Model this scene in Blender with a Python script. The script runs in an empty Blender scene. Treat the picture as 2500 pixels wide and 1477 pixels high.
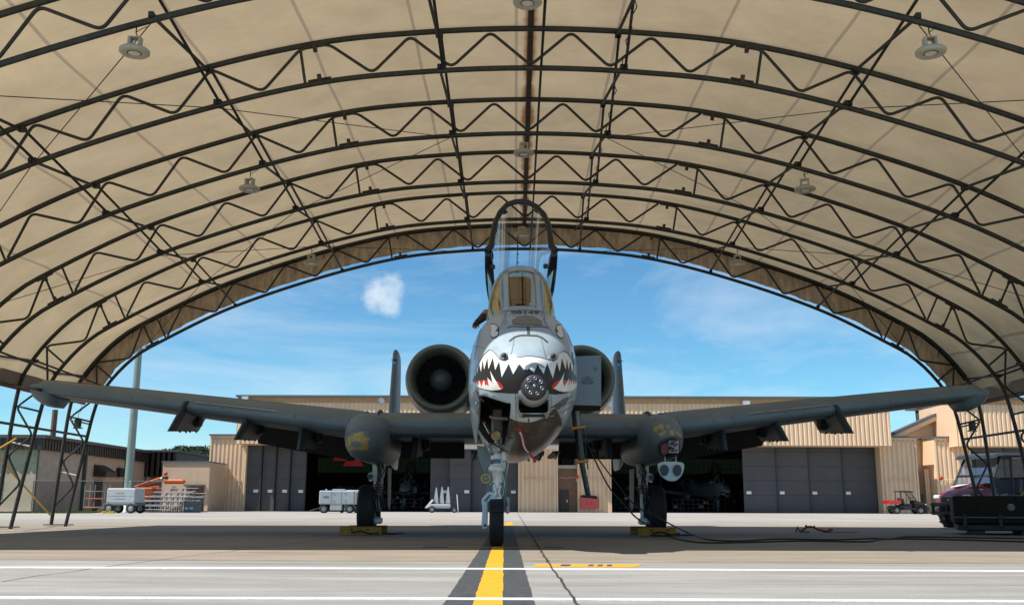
import bpy, math, random
from mathutils import Vector, Matrix, geometry, noise
from mathutils.bvhtree import BVHTree
random.seed(7)
PI=math.pi; R=math.radians
scn=bpy.context.scene; COL=scn.collection

# ------------------------------------------------------------ camera
F=2431.0; PITCH=math.atan((1236-738.5)/F); YAW=R(.231); ROLL=R(.2)
CAMP=Vector((0,0,.5))
CM=(Matrix.Rotation(YAW,4,'Z')@Matrix.Rotation(PI/2+PITCH,4,'X')@Matrix.Rotation(ROLL,4,'Z'))
cd=bpy.data.cameras.new('camera'); cam=bpy.data.objects.new('camera',cd); COL.objects.link(cam)
cd.sensor_width=36; cd.lens=F/2500*36; cd.clip_start=.05; cd.clip_end=5000
cam.matrix_world=Matrix.Translation(CAMP)@CM; scn.camera=cam
def ray(px,py): return (CM.to_3x3()@Vector(((px-1250)/F,(738.5-py)/F,-1)))
def W(px,py,Y):
    "point of the place that stands at distance Y on the sight line measured in the photo"
    d=ray(px,py); return CAMP+d*(Y/d.y)

# ------------------------------------------------------------ materials
MATS={}
def nt(name):
    m=bpy.data.materials.new(name); m.use_nodes=True; t=m.node_tree; t.nodes.clear()
    o=t.nodes.new('ShaderNodeOutputMaterial'); return m,t,o
def N(t,ty,**k):
    n=t.nodes.new(ty)
    for a,b in k.items():
        if a.startswith('i_'): n.inputs[a[2:].replace('_',' ')].default_value=b
        else: setattr(n,a,b)
    return n
def mat(name,col,rough=.6,metal=0,var=.15,scale=3.0,bump=0.0,bscale=60,dirt=None,dirtamt=.3,spec=.5,stretch=(1,1,1),coat=0):
    if name in MATS: return MATS[name]
    m,t,o=nt(name); b=N(t,'ShaderNodeBsdfPrincipled'); L=t.links.new
    b.inputs['Roughness'].default_value=rough; b.inputs['Metallic'].default_value=metal
    b.inputs['Specular IOR Level'].default_value=spec; b.inputs['Coat Weight'].default_value=coat
    tc=N(t,'ShaderNodeTexCoord'); mp=N(t,'ShaderNodeMapping'); mp.inputs['Scale'].default_value=stretch
    L(tc.outputs['Object'],mp.inputs['Vector'])
    n=N(t,'ShaderNodeTexNoise'); n.inputs['Scale'].default_value=scale; n.inputs['Detail'].default_value=7; n.inputs['Roughness'].default_value=.6
    L(mp.outputs[0],n.inputs['Vector'])
    r=N(t,'ShaderNodeValToRGB'); c=Vector(col)
    r.color_ramp.elements[0].position=.3; r.color_ramp.elements[1].position=.7
    r.color_ramp.elements[0].color=(*(c*(1-var)),1); r.color_ramp.elements[1].color=(*(c*(1+var)),1)
    L(n.outputs['Fac'],r.inputs[0]); out=r.outputs[0]
    if dirt is not None:
        n2=N(t,'ShaderNodeTexNoise'); n2.inputs['Scale'].default_value=scale*2.7; n2.inputs['Detail'].default_value=9; n2.inputs['Roughness'].default_value=.75
        L(mp.outputs[0],n2.inputs['Vector'])
        mr=N(t,'ShaderNodeMapRange'); mr.inputs[1].default_value=.52; mr.inputs[2].default_value=.72; mr.inputs[4].default_value=dirtamt
        L(n2.outputs['Fac'],mr.inputs[0]); mx=N(t,'ShaderNodeMix',data_type='RGBA')
        L(mr.outputs[0],mx.inputs[0]); L(out,mx.inputs[6]); mx.inputs[7].default_value=(*dirt,1); out=mx.outputs[2]
    L(out,b.inputs['Base Color'])
    if bump:
        n3=N(t,'ShaderNodeTexNoise'); n3.inputs['Scale'].default_value=bscale; n3.inputs['Detail'].default_value=4
        L(mp.outputs[0],n3.inputs['Vector'])
        bp=N(t,'ShaderNodeBump'); bp.inputs['Strength'].default_value=bump; bp.inputs['Distance'].default_value=.02
        L(n3.outputs['Fac'],bp.inputs['Height']); L(bp.outputs[0],b.inputs['Normal'])
    L(b.outputs[0],o.inputs[0]); MATS[name]=m; return m
def glass(name,tint,gloss,rough=.03,gcol=(1,1,1)):
    if name in MATS: return MATS[name]
    m,t,o=nt(name); L=t.links.new
    a=N(t,'ShaderNodeBsdfTransparent'); a.inputs[0].default_value=(*tint,1)
    g=N(t,'ShaderNodeBsdfGlossy'); g.inputs['Roughness'].default_value=rough; g.inputs[0].default_value=(*gcol,1)
    f=N(t,'ShaderNodeLayerWeight'); f.inputs[0].default_value=.3
    ad=N(t,'ShaderNodeMath',operation='MULTIPLY_ADD'); ad.inputs[1].default_value=.35; ad.inputs[2].default_value=gloss
    ad.use_clamp=True
    L(f.outputs['Fresnel'],ad.inputs[0]); x=N(t,'ShaderNodeMixShader'); L(ad.outputs[0],x.inputs[0]); L(a.outputs[0],x.inputs[1]); L(g.outputs[0],x.inputs[2]); L(x.outputs[0],o.inputs[0])
    MATS[name]=m; return m

# ------------------------------------------------------------ objects
def tag(o,label=None,cat=None,group=None,kind=None):
    if label: o['label']=label
    if cat: o['category']=cat
    if group: o['group']=group
    if kind: o['kind']=kind
    return o
def thing(name,label,cat,loc=(0,0,0),rotz=0,group=None,scale=1):
    o=bpy.data.objects.new(name,None); COL.objects.link(o); o.empty_display_size=.3
    o.matrix_world=Matrix.Translation(Vector(loc))@Matrix.Rotation(rotz,4,'Z')@Matrix.Scale(scale,4)
    return tag(o,label,cat,group)
def root_of(o):
    while o.parent: o=o.parent
    return o
KIDS={}
def kids(o): return KIDS.get(o.name,[])
def copy_tree(o,parent=None):
    c=o.copy(); COL.objects.link(c)
    if parent: c.parent=parent; c.matrix_parent_inverse=Matrix.Identity(4); KIDS.setdefault(parent.name,[]).append(c)
    for k in list(kids(o)): copy_tree(k,c)
    return c
def dup(o,label,loc=None,rotz=None,scale=1,group=None):
    c=copy_tree(o); c['label']=label
    if group: c['group']=group
    if loc is not None:
        c.matrix_world=Matrix.Translation(Vector(loc))@Matrix.Rotation(rotz or 0,4,'Z')@Matrix.Scale(scale,4)
    return c
class MB:
    def __init__(s): s.v=[]; s.f=[]; s.m=[]; s.sm=[]
    def add(s,vs,fs,mi=0,sm=False):
        k=len(s.v); s.v+= [Vector(p) for p in vs]; s.f+=[tuple(i+k for i in f) for f in fs]; s.m+=[mi]*len(fs); s.sm+=[sm]*len(fs); return s
    def box(s,c,d,mi=0,rz=0,rx=0,ry=0,taper=None):
        c=Vector(c); M=Matrix.Rotation(rz,3,'Z')@Matrix.Rotation(ry,3,'Y')@Matrix.Rotation(rx,3,'X'); vs=[]
        for z in (-.5,.5):
            for y in (-.5,.5):
                for x in (-.5,.5):
                    q=1 if taper is None or z<0 else taper
                    vs.append(c+M@Vector((x*d[0]*q,y*d[1]*q,z*d[2])))
        return s.add(vs,[(0,2,3,1),(4,5,7,6),(0,1,5,4),(2,6,7,3),(1,3,7,5),(0,4,6,2)],mi)
    def bb(s,a,b,mi=0):
        a=Vector(a);b=Vector(b); return s.box((a+b)/2,[abs(b[i]-a[i]) for i in range(3)],mi)
    def cbox(s,c,d,r=.02,mi=0,rz=0,rx=0,ry=0):
        "box with chamfered edges"
        c=Vector(c); M=Matrix.Rotation(rz,3,'Z')@Matrix.Rotation(ry,3,'Y')@Matrix.Rotation(rx,3,'X')
        h=[q/2 for q in d]; r=min(r,min(h)*.6); vs=[]; fs=[]
        ring=[]
        def rect(x,y,k): return [(x-k,-y),(x,-y+k),(x,y-k),(x-k,y),(-x+k,y),(-x,y-k),(-x,-y+k),(-x+k,-y)]
        for (z,i) in ((-h[2],r),(-h[2]+r,0),(h[2]-r,0),(h[2],r)):
            for (x,y) in rect(h[0]-i,h[1]-i,r*.9): vs.append(c+M@Vector((x,y,z)))
        for k in range(3):
            for j in range(8): a=k*8+j;b=k*8+(j+1)%8; fs.append((a,b,b+8,a+8))
        fs.append(tuple(range(7,-1,-1))); fs.append(tuple(range(24,32)))
        return s.add(vs,fs,mi)
    def rings(s,rs,mi=0,caps=True,closed=True,sm=True):
        n=len(rs[0]); vs=[p for r in rs for p in r]; fs=[]
        for i in range(len(rs)-1):
            for j in range(n if closed else n-1):
                a=i*n+j; b=i*n+(j+1)%n; fs.append((a,b,b+n,a+n))
        s.add(vs,fs,mi,sm)
        if caps and closed:
            s.add(rs[0],[tuple(range(n-1,-1,-1))],mi); s.add(rs[-1],[tuple(range(n))],mi)
        return s
    def tube(s,pts,r,n=8,mi=0,caps=True):
        pts=[Vector(p) for p in pts]; rs=[]; up=None
        for i,p in enumerate(pts):
            d=(pts[min(i+1,len(pts)-1)]-pts[max(i-1,0)]).normalized()
            if up is None: up=Vector((0,0,1)) if abs(d.z)<.9 else Vector((1,0,0))
            u=(up-d*up.dot(d)).normalized(); up=u; w=d.cross(u); rr=r[i] if isinstance(r,(list,tuple)) else r
            rs.append([p+(u*math.cos(2*PI*k/n)+w*math.sin(2*PI*k/n))*rr for k in range(n)])
        return s.rings(rs,mi,caps)
    def lathe(s,c,ax,prof,n=28,mi=0,caps=False):
        "prof: list of (distance along axis, radius)"
        c=Vector(c); ax=Vector(ax).normalized(); u=ax.orthogonal().normalized(); w=ax.cross(u)
        return s.rings([[c+ax*a+(u*math.cos(2*PI*k/n)+w*math.sin(2*PI*k/n))*rr for k in range(n)] for a,rr in prof],mi,caps)
    def ext(s,poly,d,mi=0):
        "polygon (list of 3D) extruded by vector d"
        n=len(poly); d=Vector(d); poly=[Vector(p) for p in poly]
        s.add(poly+[p+d for p in poly],[tuple(range(n)),tuple(range(2*n-1,n-1,-1))]+[(i,i+n,(i+1)%n+n,(i+1)%n) for i in range(n)],mi); return s
    def build(s,name,mats,parent=None,world=False,bevel=0,solid=0,smooth=None):
        if not isinstance(mats,(list,tuple)): mats=[mats]
        me=bpy.data.meshes.new(name); vs=s.v
        if world and parent is not None:
            I=root_of(parent).matrix_world.inverted(); vs=[I@p for p in vs]
        me.from_pydata(vs,[],s.f)
        for m in mats: me.materials.append(m)
        me.polygons.foreach_set('material_index',s.m)
        me.polygons.foreach_set('use_smooth',s.sm if smooth is None else [smooth]*len(s.f))
        me.update()
        import bmesh
        bm=bmesh.new(); bm.from_mesh(me); bmesh.ops.recalc_face_normals(bm,faces=bm.faces); bm.to_mesh(me); bm.free()
        o=bpy.data.objects.new(name,me); COL.objects.link(o)
        if parent is not None: o.parent=parent; KIDS.setdefault(parent.name,[]).append(o)
        if solid:
            q=o.modifiers.new('s','SOLIDIFY'); q.thickness=solid; q.offset=0
        if bevel:
            q=o.modifiers.new('b','BEVEL'); q.width=bevel; q.segments=2; q.limit_method='ANGLE'
        return o
def single(mb,name,mats,label,cat,group=None,**k):
    "a thing that is one mesh"
    o=mb.build(name,mats,**k); return tag(o,label,cat,group)
def corrug(mb,x0,x1,z0,z1,Y,per=.39,dep=.07,mi=0,top=None):
    "ribbed metal cladding facing the camera; top(x) gives a sloping upper edge"
    xs=[]; n=max(1,round((x1-x0)/per)); p=(x1-x0)/n
    for i in range(n):
        a=x0+i*p
        xs+=[(a,0),(a+p*.34,0),(a+p*.44,dep),(a+p*.9,dep)]
    xs.append((x1,0))
    vs=[];fs=[]
    for x,d in xs: vs+=[(x,Y-d,z0),(x,Y-d,top(x) if top else z1)]
    for i in range(len(xs)-1): fs.append((2*i,2*i+2,2*i+3,2*i+1))
    mb.add(vs,fs,mi)

# ------------------------------------------------------------ sky and sun
SUN=Vector((-.62,-.25,1)).normalized()
el=math.asin(SUN.z); az=math.atan2(SUN.x,SUN.y)
w=bpy.data.worlds.new('World'); scn.world=w; w.use_nodes=True; t=w.node_tree; L=t.links.new
bg=t.nodes['Background']; bg.inputs[1].default_value=.095
sk=N(t,'ShaderNodeTexSky',sky_type='NISHITA',sun_disc=False,sun_elevation=el,sun_rotation=az,air_density=1.0,dust_density=0.0,ozone_density=1.5)
tc=N(t,'ShaderNodeTexCoord')
mp=N(t,'ShaderNodeMapping'); mp.inputs['Scale'].default_value=(1.1,1.1,5.0); mp.inputs['Rotation'].default_value=(0,R(6),0)
L(tc.outputs['Generated'],mp.inputs[0])
n1=N(t,'ShaderNodeTexNoise'); n1.inputs['Scale'].default_value=2.6; n1.inputs['Detail'].default_value=8; n1.inputs['Roughness'].default_value=.62; n1.inputs['Distortion'].default_value=.5
L(mp.outputs[0],n1.inputs['Vector'])
mr=N(t,'ShaderNodeMapRange'); mr.inputs[1].default_value=.42; mr.inputs[2].default_value=.82; mr.inputs[4].default_value=.55
L(n1.outputs['Fac'],mr.inputs[0])
# small cumulus puff
cdir=ray(938,722).normalized()
mpc=N(t,'ShaderNodeMapping'); mpc.vector_type='POINT'
sub=N(t,'ShaderNodeVectorMath',operation='SUBTRACT'); sub.inputs[1].default_value=cdir; L(tc.outputs['Generated'],sub.inputs[0])
n2=N(t,'ShaderNodeTexNoise'); n2.inputs['Scale'].default_value=28; n2.inputs['Detail'].default_value=6; n2.inputs['Roughness'].default_value=.55; L(tc.outputs['Generated'],n2.inputs['Vector'])
mu=N(t,'ShaderNodeVectorMath',operation='MULTIPLY'); mu.inputs[1].default_value=(42,42,50); L(sub.outputs[0],mu.inputs[0])
ln=N(t,'ShaderNodeVectorMath',operation='LENGTH'); L(mu.outputs[0],ln.inputs[0])
ma=N(t,'ShaderNodeMath',operation='MULTIPLY_ADD'); ma.inputs[1].default_value=2.6; L(n2.outputs['Fac'],ma.inputs[0])
inv=N(t,'ShaderNodeMath',operation='MULTIPLY'); inv.inputs[1].default_value=-1; L(ln.outputs['Value'],inv.inputs[0]); L(inv.outputs[0],ma.inputs[2])
mr2=N(t,'ShaderNodeMapRange',interpolation_type='SMOOTHSTEP'); mr2.inputs[1].default_value=.1; mr2.inputs[2].default_value=1.0; mr2.inputs[4].default_value=.68; L(ma.outputs[0],mr2.inputs[0])
mx=N(t,'ShaderNodeMath',operation='MAXIMUM'); L(mr.outputs[0],mx.inputs[0]); L(mr2.outputs[0],mx.inputs[1])
tint=N(t,'ShaderNodeMix',data_type='RGBA',blend_type='MULTIPLY'); tint.clamp_result=False; tint.inputs[0].default_value=1; L(sk.outputs[0],tint.inputs[6])
sz=N(t,'ShaderNodeSeparateXYZ'); L(tc.outputs['Generated'],sz.inputs[0]); tr_=N(t,'ShaderNodeValToRGB'); L(sz.outputs[2],tr_.inputs[0])
for i_,(p_,c_) in enumerate(((0,(.52,.94,1.12)),(.12,(.58,1.36,1.32)),(.3,(.64,1.6,1.34)),(1,(.30,.45,.55)))):
    e_=tr_.color_ramp.elements[0] if i_==0 else tr_.color_ramp.elements[1] if i_==3 else tr_.color_ramp.elements.new(p_)
    e_.position=p_; e_.color=(*c_,1)
L(tr_.outputs[0],tint.inputs[7])
mc=N(t,'ShaderNodeMix',data_type='RGBA'); L(mx.outputs[0],mc.inputs[0]); L(tint.outputs[2],mc.inputs[6]); mc.inputs[7].default_value=(7.0,7.4,7.8,1)
L(mc.outputs[2],bg.inputs[0])
sd=bpy.data.lights.new('sun','SUN'); sd.energy=5; sd.angle=R(.5); sd.color=(1,.95,.87)
so=bpy.data.objects.new('sun',sd); COL.objects.link(so); so.rotation_euler=SUN.to_track_quat('Z','Y').to_euler(); so.location=(0,0,60)
scn.view_settings.view_transform='Standard'; scn.view_settings.look='None'; scn.view_settings.exposure=.5; scn.view_settings.gamma=1
try:
    scn.cycles.max_bounces=8; scn.cycles.transparent_max_bounces=12; scn.cycles.caustics_reflective=False; scn.cycles.caustics_refractive=False
except Exception: pass

# ------------------------------------------------------------ ground
def ground_mat():
    m,t,o=nt('concrete apron'); L=t.links.new; b=N(t,'ShaderNodeBsdfPrincipled'); b.inputs['Roughness'].default_value=.8; b.inputs['Specular IOR Level'].default_value=.25
    tc=N(t,'ShaderNodeTexCoord'); sp=N(t,'ShaderNodeSeparateXYZ'); L(tc.outputs['Object'],sp.inputs[0])
    def noise_(sc,de,st=(1,1,1),ro=.6,dist=0):
        mp=N(t,'ShaderNodeMapping'); mp.inputs['Scale'].default_value=st; L(tc.outputs['Object'],mp.inputs[0])
        n=N(t,'ShaderNodeTexNoise'); n.inputs['Scale'].default_value=sc; n.inputs['Detail'].default_value=de; n.inputs['Roughness'].default_value=ro; n.inputs['Distortion'].default_value=dist; L(mp.outputs[0],n.inputs['Vector']); return n.outputs['Fac']
    def mr(x,a,b_,c=0,d=1):
        q=N(t,'ShaderNodeMapRange'); q.inputs[1].default_value=a;q.inputs[2].default_value=b_;q.inputs[3].default_value=c;q.inputs[4].default_value=d; L(x,q.inputs[0]); return q.outputs[0]
    def mix(f,a,b_,bt='MIX'):
        q=N(t,'ShaderNodeMix',data_type='RGBA',blend_type=bt)
        for i,x in ((0,f),(6,a),(7,b_)):
            if isinstance(x,(tuple,float,int)): q.inputs[i].default_value=x if i==0 else (*x,1)
            else: L(x,q.inputs[i])
        return q.outputs[2]
    def math_(op,a,b_=None):
        q=N(t,'ShaderNodeMath',operation=op)
        for i,x in enumerate((a,b_)):
            if x is None: continue
            if isinstance(x,(float,int)): q.inputs[i].default_value=x
            else: L(x,q.inputs[i])
        return q.outputs[0]
    c=mix(mr(noise_(1.2,9,(.3,1.8,1),.72),.34,.66),(.225,.222,.212),(.385,.38,.365))
    # older brown exposed-aggregate slabs from about 9.4 m on
    yw=math_('ADD',sp.outputs[1],mr(noise_(1.5,3),0,1,-.25,.25))
    old=mr(yw,9.35,9.6)
    c=mix(old,c,mix(mr(noise_(2.2,9,(.3,1.2,1),.7),.35,.65),(.215,.18,.14),(.34,.295,.235)))
    c=mix(math_('MULTIPLY',old,mr(noise_(26,4,(1,1,1),.8),.56,.64,0,.75)),c,(.42,.30,.19)); c=mix(math_('MULTIPLY',old,mr(noise_(31,4,(1,1.3,1),.8),.6,.68,0,.8)),c,(.11,.085,.06))
    far=mr(sp.outputs[1],26,40)
    c=mix(far,c,mix(mr(noise_(.35,9,(.25,1.3,1),.7),.35,.65),(.30,.265,.23),(.47,.45,.42)))
    c=mix(mr(noise_(55,6,(1,1,1),.8),.45,.7,0,.6),c,(.15,.145,.135)); c=mix(mr(noise_(38,5,(1,1,1),.8),.58,.7,0,.35),c,(.5,.49,.47))
    c=mix(mr(noise_(.8,8,(.12,1.4,1),.7,.6),.56,.74,0,.55),c,(.15,.145,.14))
    c=mix(mr(noise_(5,6,(.3,1.5,1),.7,.4),.64,.76,0,.6),c,(.09,.085,.08)); c=mix(mr(noise_(.45,9,(.25,1,1),.75,1.2),.5,.62,0,.4),c,(.2,.19,.17)); c=mix(mr(noise_(28,5,(1,1,1),.8),.62,.72,0,.5),c,(.10,.095,.085)); c=mix(mr(noise_(1.7,7,(.08,3,1),.7,.3),.6,.7,0,.45),c,(.45,.44,.42))
    v=N(t,'ShaderNodeTexVoronoi'); v.inputs['Scale'].default_value=2.0; v.feature='DISTANCE_TO_EDGE'; 
    L(tc.outputs['Object'],v.inputs['Vector'])
    L(c,b.inputs['Base Color'])
    bp=N(t,'ShaderNodeBump'); bp.inputs['Strength'].default_value=.35; bp.inputs['Distance'].default_value=.01; L(noise_(90,5),bp.inputs['Height']); L(bp.outputs[0],b.inputs['Normal'])
    L(b.outputs[0],o.inputs[0]); return m
g=MB(); g.add([(-900,-60,0),(900,-60,0),(900,1600,0),(-900,1600,0)],[(0,1,2,3)])
tag(g.build('ground',ground_mat()),kind='structure')
def strip(name,pts,mats,z=.004,wob=.006):
    "painted patch with a slightly ragged outline"
    out=[]
    for i in range(len(pts)):
        a=Vector(pts[i]); b=Vector(pts[(i+1)%len(pts)]); n=max(1,min(160,int((b-a).length/.05))); nn=Vector((-(b-a).y,(b-a).x)).normalized() if (b-a).length else Vector((0,0))
        for k in range(n):
            p=a.lerp(b,k/n); out.append(p+nn*wob*(noise.noise(Vector((p.x*6,p.y*6,i)))+.7*noise.noise(Vector((p.x*23,p.y*23,i+9)))))
    pts=[tuple(p) for p in out]; tri=geometry.delaunay_2d_cdt([Vector(p) for p in pts],[(i,(i+1)%len(pts)) for i in range(len(pts))],[],1,1e-5)
    m=MB(); m.add([(v.x,v.y,z) for v in tri[0]],[tuple(f) for f in tri[2]]); k_=len(pts); m.add([(x,y,z) for x,y in pts]+[(x,y,.0002) for x,y in pts],[(i,(i+1)%k_,(i+1)%k_+k_,i+k_) for i in range(k_)]); return tag(m.build(name,mats),kind='structure')
def Gp(px,py):
    d=ray(px,py); p=CAMP+d*(-.5/d.z); return p.x,p.y
yel=mat('yellow marking paint',(.72,.34,.005),.7,var=.10,scale=7,dirt=(.33,.27,.18),dirtamt=.65)
wht=mat('white marking paint',(.74,.74,.73),.7,var=.10,scale=14,dirt=(.34,.33,.31),dirtamt=.85,)
blk=mat('black border paint',(.045,.052,.058),.7,var=.25,scale=6,dirt=(.2,.195,.185),dirtamt=.6)
joint=mat('joint sealant',(.035,.032,.028),.9,var=.3,scale=8,dirt=(.13,.11,.08),dirtamt=.8)
cb=[(-.24+.0*0,26.6)]
def tr_line(name,a,b,c,d,m_,z):
    A_,B_,C_,D_=[Vector(Gp(*q)) for q in (a,b,c,d)]; e=lambda p,q,Y: tuple(p+(q-p)*((Y-p.y)/(q.y-p.y)))
    strip(name,[e(A_,D_,3.5),e(B_,C_,3.5),e(B_,C_,26),e(A_,D_,26)],m_,z)
tr_line('guide_line_border',(1080,1477),(1306,1477),(1269,1346),(1168,1346),blk,.0022)
tr_line('guide_line',(1154,1477),(1228,1477),(1229,1342),(1199,1342),yel,.0035)
strip('guide_line_crossbar',[(-.85,12.72),(.35,12.72),(.35,12.86),(-.85,12.86)],yel,.0028)
strip('crossbar_border',[(-1.15,12.62),(.6,12.62),(.6,12.96),(-1.15,12.96)],blk,.0016)
strip('guide_arrow',[(-.35,26.2),(.1,26.9),(-.05,27.0),(-.1,33),(-.25,33)],yel,.008)
for (ya,yb,th,z) in ((8.30,8.42,.17,.005),(5.63,5.66,.12,.005)):
    strip('parking_line',[(-7,ya-.1),(0,ya),(7,ya-.06),(7,ya-.06+th),(0,ya+th),(-7,ya-.1+th)],wht,z)
strip('stencil_patch',[(.17,8.72),(1.0,8.72),(1.13,9.12),(.17,9.12)],yel,.0026)
sc=MB()
for a in (.38,.42,.62,.7,.78):
    sc.add([(a,8.8,.0040),(a+.045,8.8,.0040),(a+.075,9.05,.0040),(a+.03,9.05,.0040)],[(0,1,2,3)])
tag(sc.build('stencil_mark',blk),kind='structure')
# slab joints: one long joint that runs to the hangar, cross joints, cracks
def crack(name,pts,wd,z=.0015,wob=.01,seed=0):
    m=MB(); P=[]
    for i in range(len(pts)-1):
        a=Vector((*pts[i],0)); b=Vector((*pts[i+1],0)); n=max(2,int((b-a).length/.25))
        for k in range(n): P.append(a.lerp(b,k/n))
    P.append(Vector((*pts[-1],0))); vs=[]
    for i,p in enumerate(P):
        d=(P[min(i+1,len(P)-1)]-P[max(0,i-1)]).normalized(); nn=Vector((-d.y,d.x,0))
        o_=nn*wob*noise.noise(Vector((p.x*3,p.y*3,seed))); ww=wd*(.75+.6*noise.noise(Vector((p.x*7,p.y*7,seed+4))))
        vs+=[p+o_-nn*ww/2+Vector((0,0,z)),p+o_+nn*ww/2+Vector((0,0,z))]
    m.add(vs,[(2*i,2*i+1,2*i+3,2*i+2) for i in range(len(P)-1)]); return tag(m.build(name,joint),kind='structure')
crack('slab_joint',[(.33,4.5),(.30,9.5)],.022,z=.0062,wob=.02)
crack('slab_joint',[(.30,9.5),(.17,80)],.03,z=.0062,wob=.02)
crack('cross_joint',[(-12,9.5),(12,9.5)],.03,z=.0012,wob=.05,seed=2)
crack('cross_joint',[(-12,6.9),(12,6.85)],.008,z=.0012,wob=.02,seed=3)
crack('ground_crack',[Gp(0,1419),Gp(220,1388),Gp(420,1362),Gp(560,1345),Gp(720,1325),Gp(860,1305)],.02,z=.0009,wob=.05,seed=5)
crack('cross_joint',[(-60,33),(60,34)],.06,z=.0012,seed=6); crack('cross_joint',[(-60,48),(60,49)],.1,z=.0012,seed=7)
for xx in (-14.5,-7.3,7.6,15): crack('slab_joint',[(xx,13),(xx-.2,85)],.03,z=.0009,seed=int(xx))

# ------------------------------------------------------------ tension fabric shelter
SX=.21                                             # its centre line
TY=[11.1+2.64*i for i in range(6)]                 # the six arches
prof=[(0,6.85),(1.6,6.785),(3.17,6.6),(5.1,6.1),(7.3,5.32),(8.98,4.47),(9.65,4.04),(10.2,3.42),(10.47,2.85),(10.72,1.4),(10.94,0)]
def cr(P,n):
    out=[]
    for i in range(len(P)-1):
        p0=Vector(P[max(i-1,0)]) if i else Vector((-P[1][0],P[1][1])); p1=Vector(P[i]);p2=Vector(P[i+1]);p3=Vector(P[min(i+2,len(P)-1)])
        for k in range(n):
            t_=k/n; out.append(.5*((2*p1)+(p2-p0)*t_+(2*p0-5*p1+4*p2-p3)*t_*t_+(3*p1-p0-3*p2+p3)*t_**3))
    out.append(Vector(P[-1])); return out
IN=cr(prof,14)
SL=[0]
for i in range(1,len(IN)): SL.append(SL[-1]+(IN[i]-IN[i-1]).length)
STOT=SL[-1]
def at_s(s,off):
    "point at arc length |s| from the apex, off = 0 inner chord, 1 outer chord"
    sg=-1 if s<0 else 1; s=abs(s); i=0
    while i<len(SL)-2 and SL[i+1]<s: i+=1
    f_=(s-SL[i])/(SL[i+1]-SL[i]); p=IN[i].lerp(IN[i+1],f_)
    a=IN[max(i-2,0)]; b=IN[min(i+3,len(IN)-1)]; d=(b-a).normalized()
    if i<2: d=Vector((1,-.05*s)).normalized()
    n=Vector((-d.y,d.x)); dep=.63 if p.y>3 else .35+.28*max(0,p.y)/3
    q=p+n*dep*off; return Vector((SX+sg*q.x,q.y))
def s_of(x):
    for i in range(len(IN)-1):
        if IN[i+1].x>=x: return SL[i]+(SL[i+1]-SL[i])*(x-IN[i].x)/(IN[i+1].x-IN[i].x)
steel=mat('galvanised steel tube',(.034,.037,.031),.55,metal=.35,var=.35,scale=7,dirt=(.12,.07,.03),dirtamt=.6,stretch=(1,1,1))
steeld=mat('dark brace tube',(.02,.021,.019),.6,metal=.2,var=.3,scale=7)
rustp=mat('rusty black pipe',(.03,.022,.018),.8,var=.4,scale=9,dirt=(.2,.07,.02),dirtamt=.6)
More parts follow.
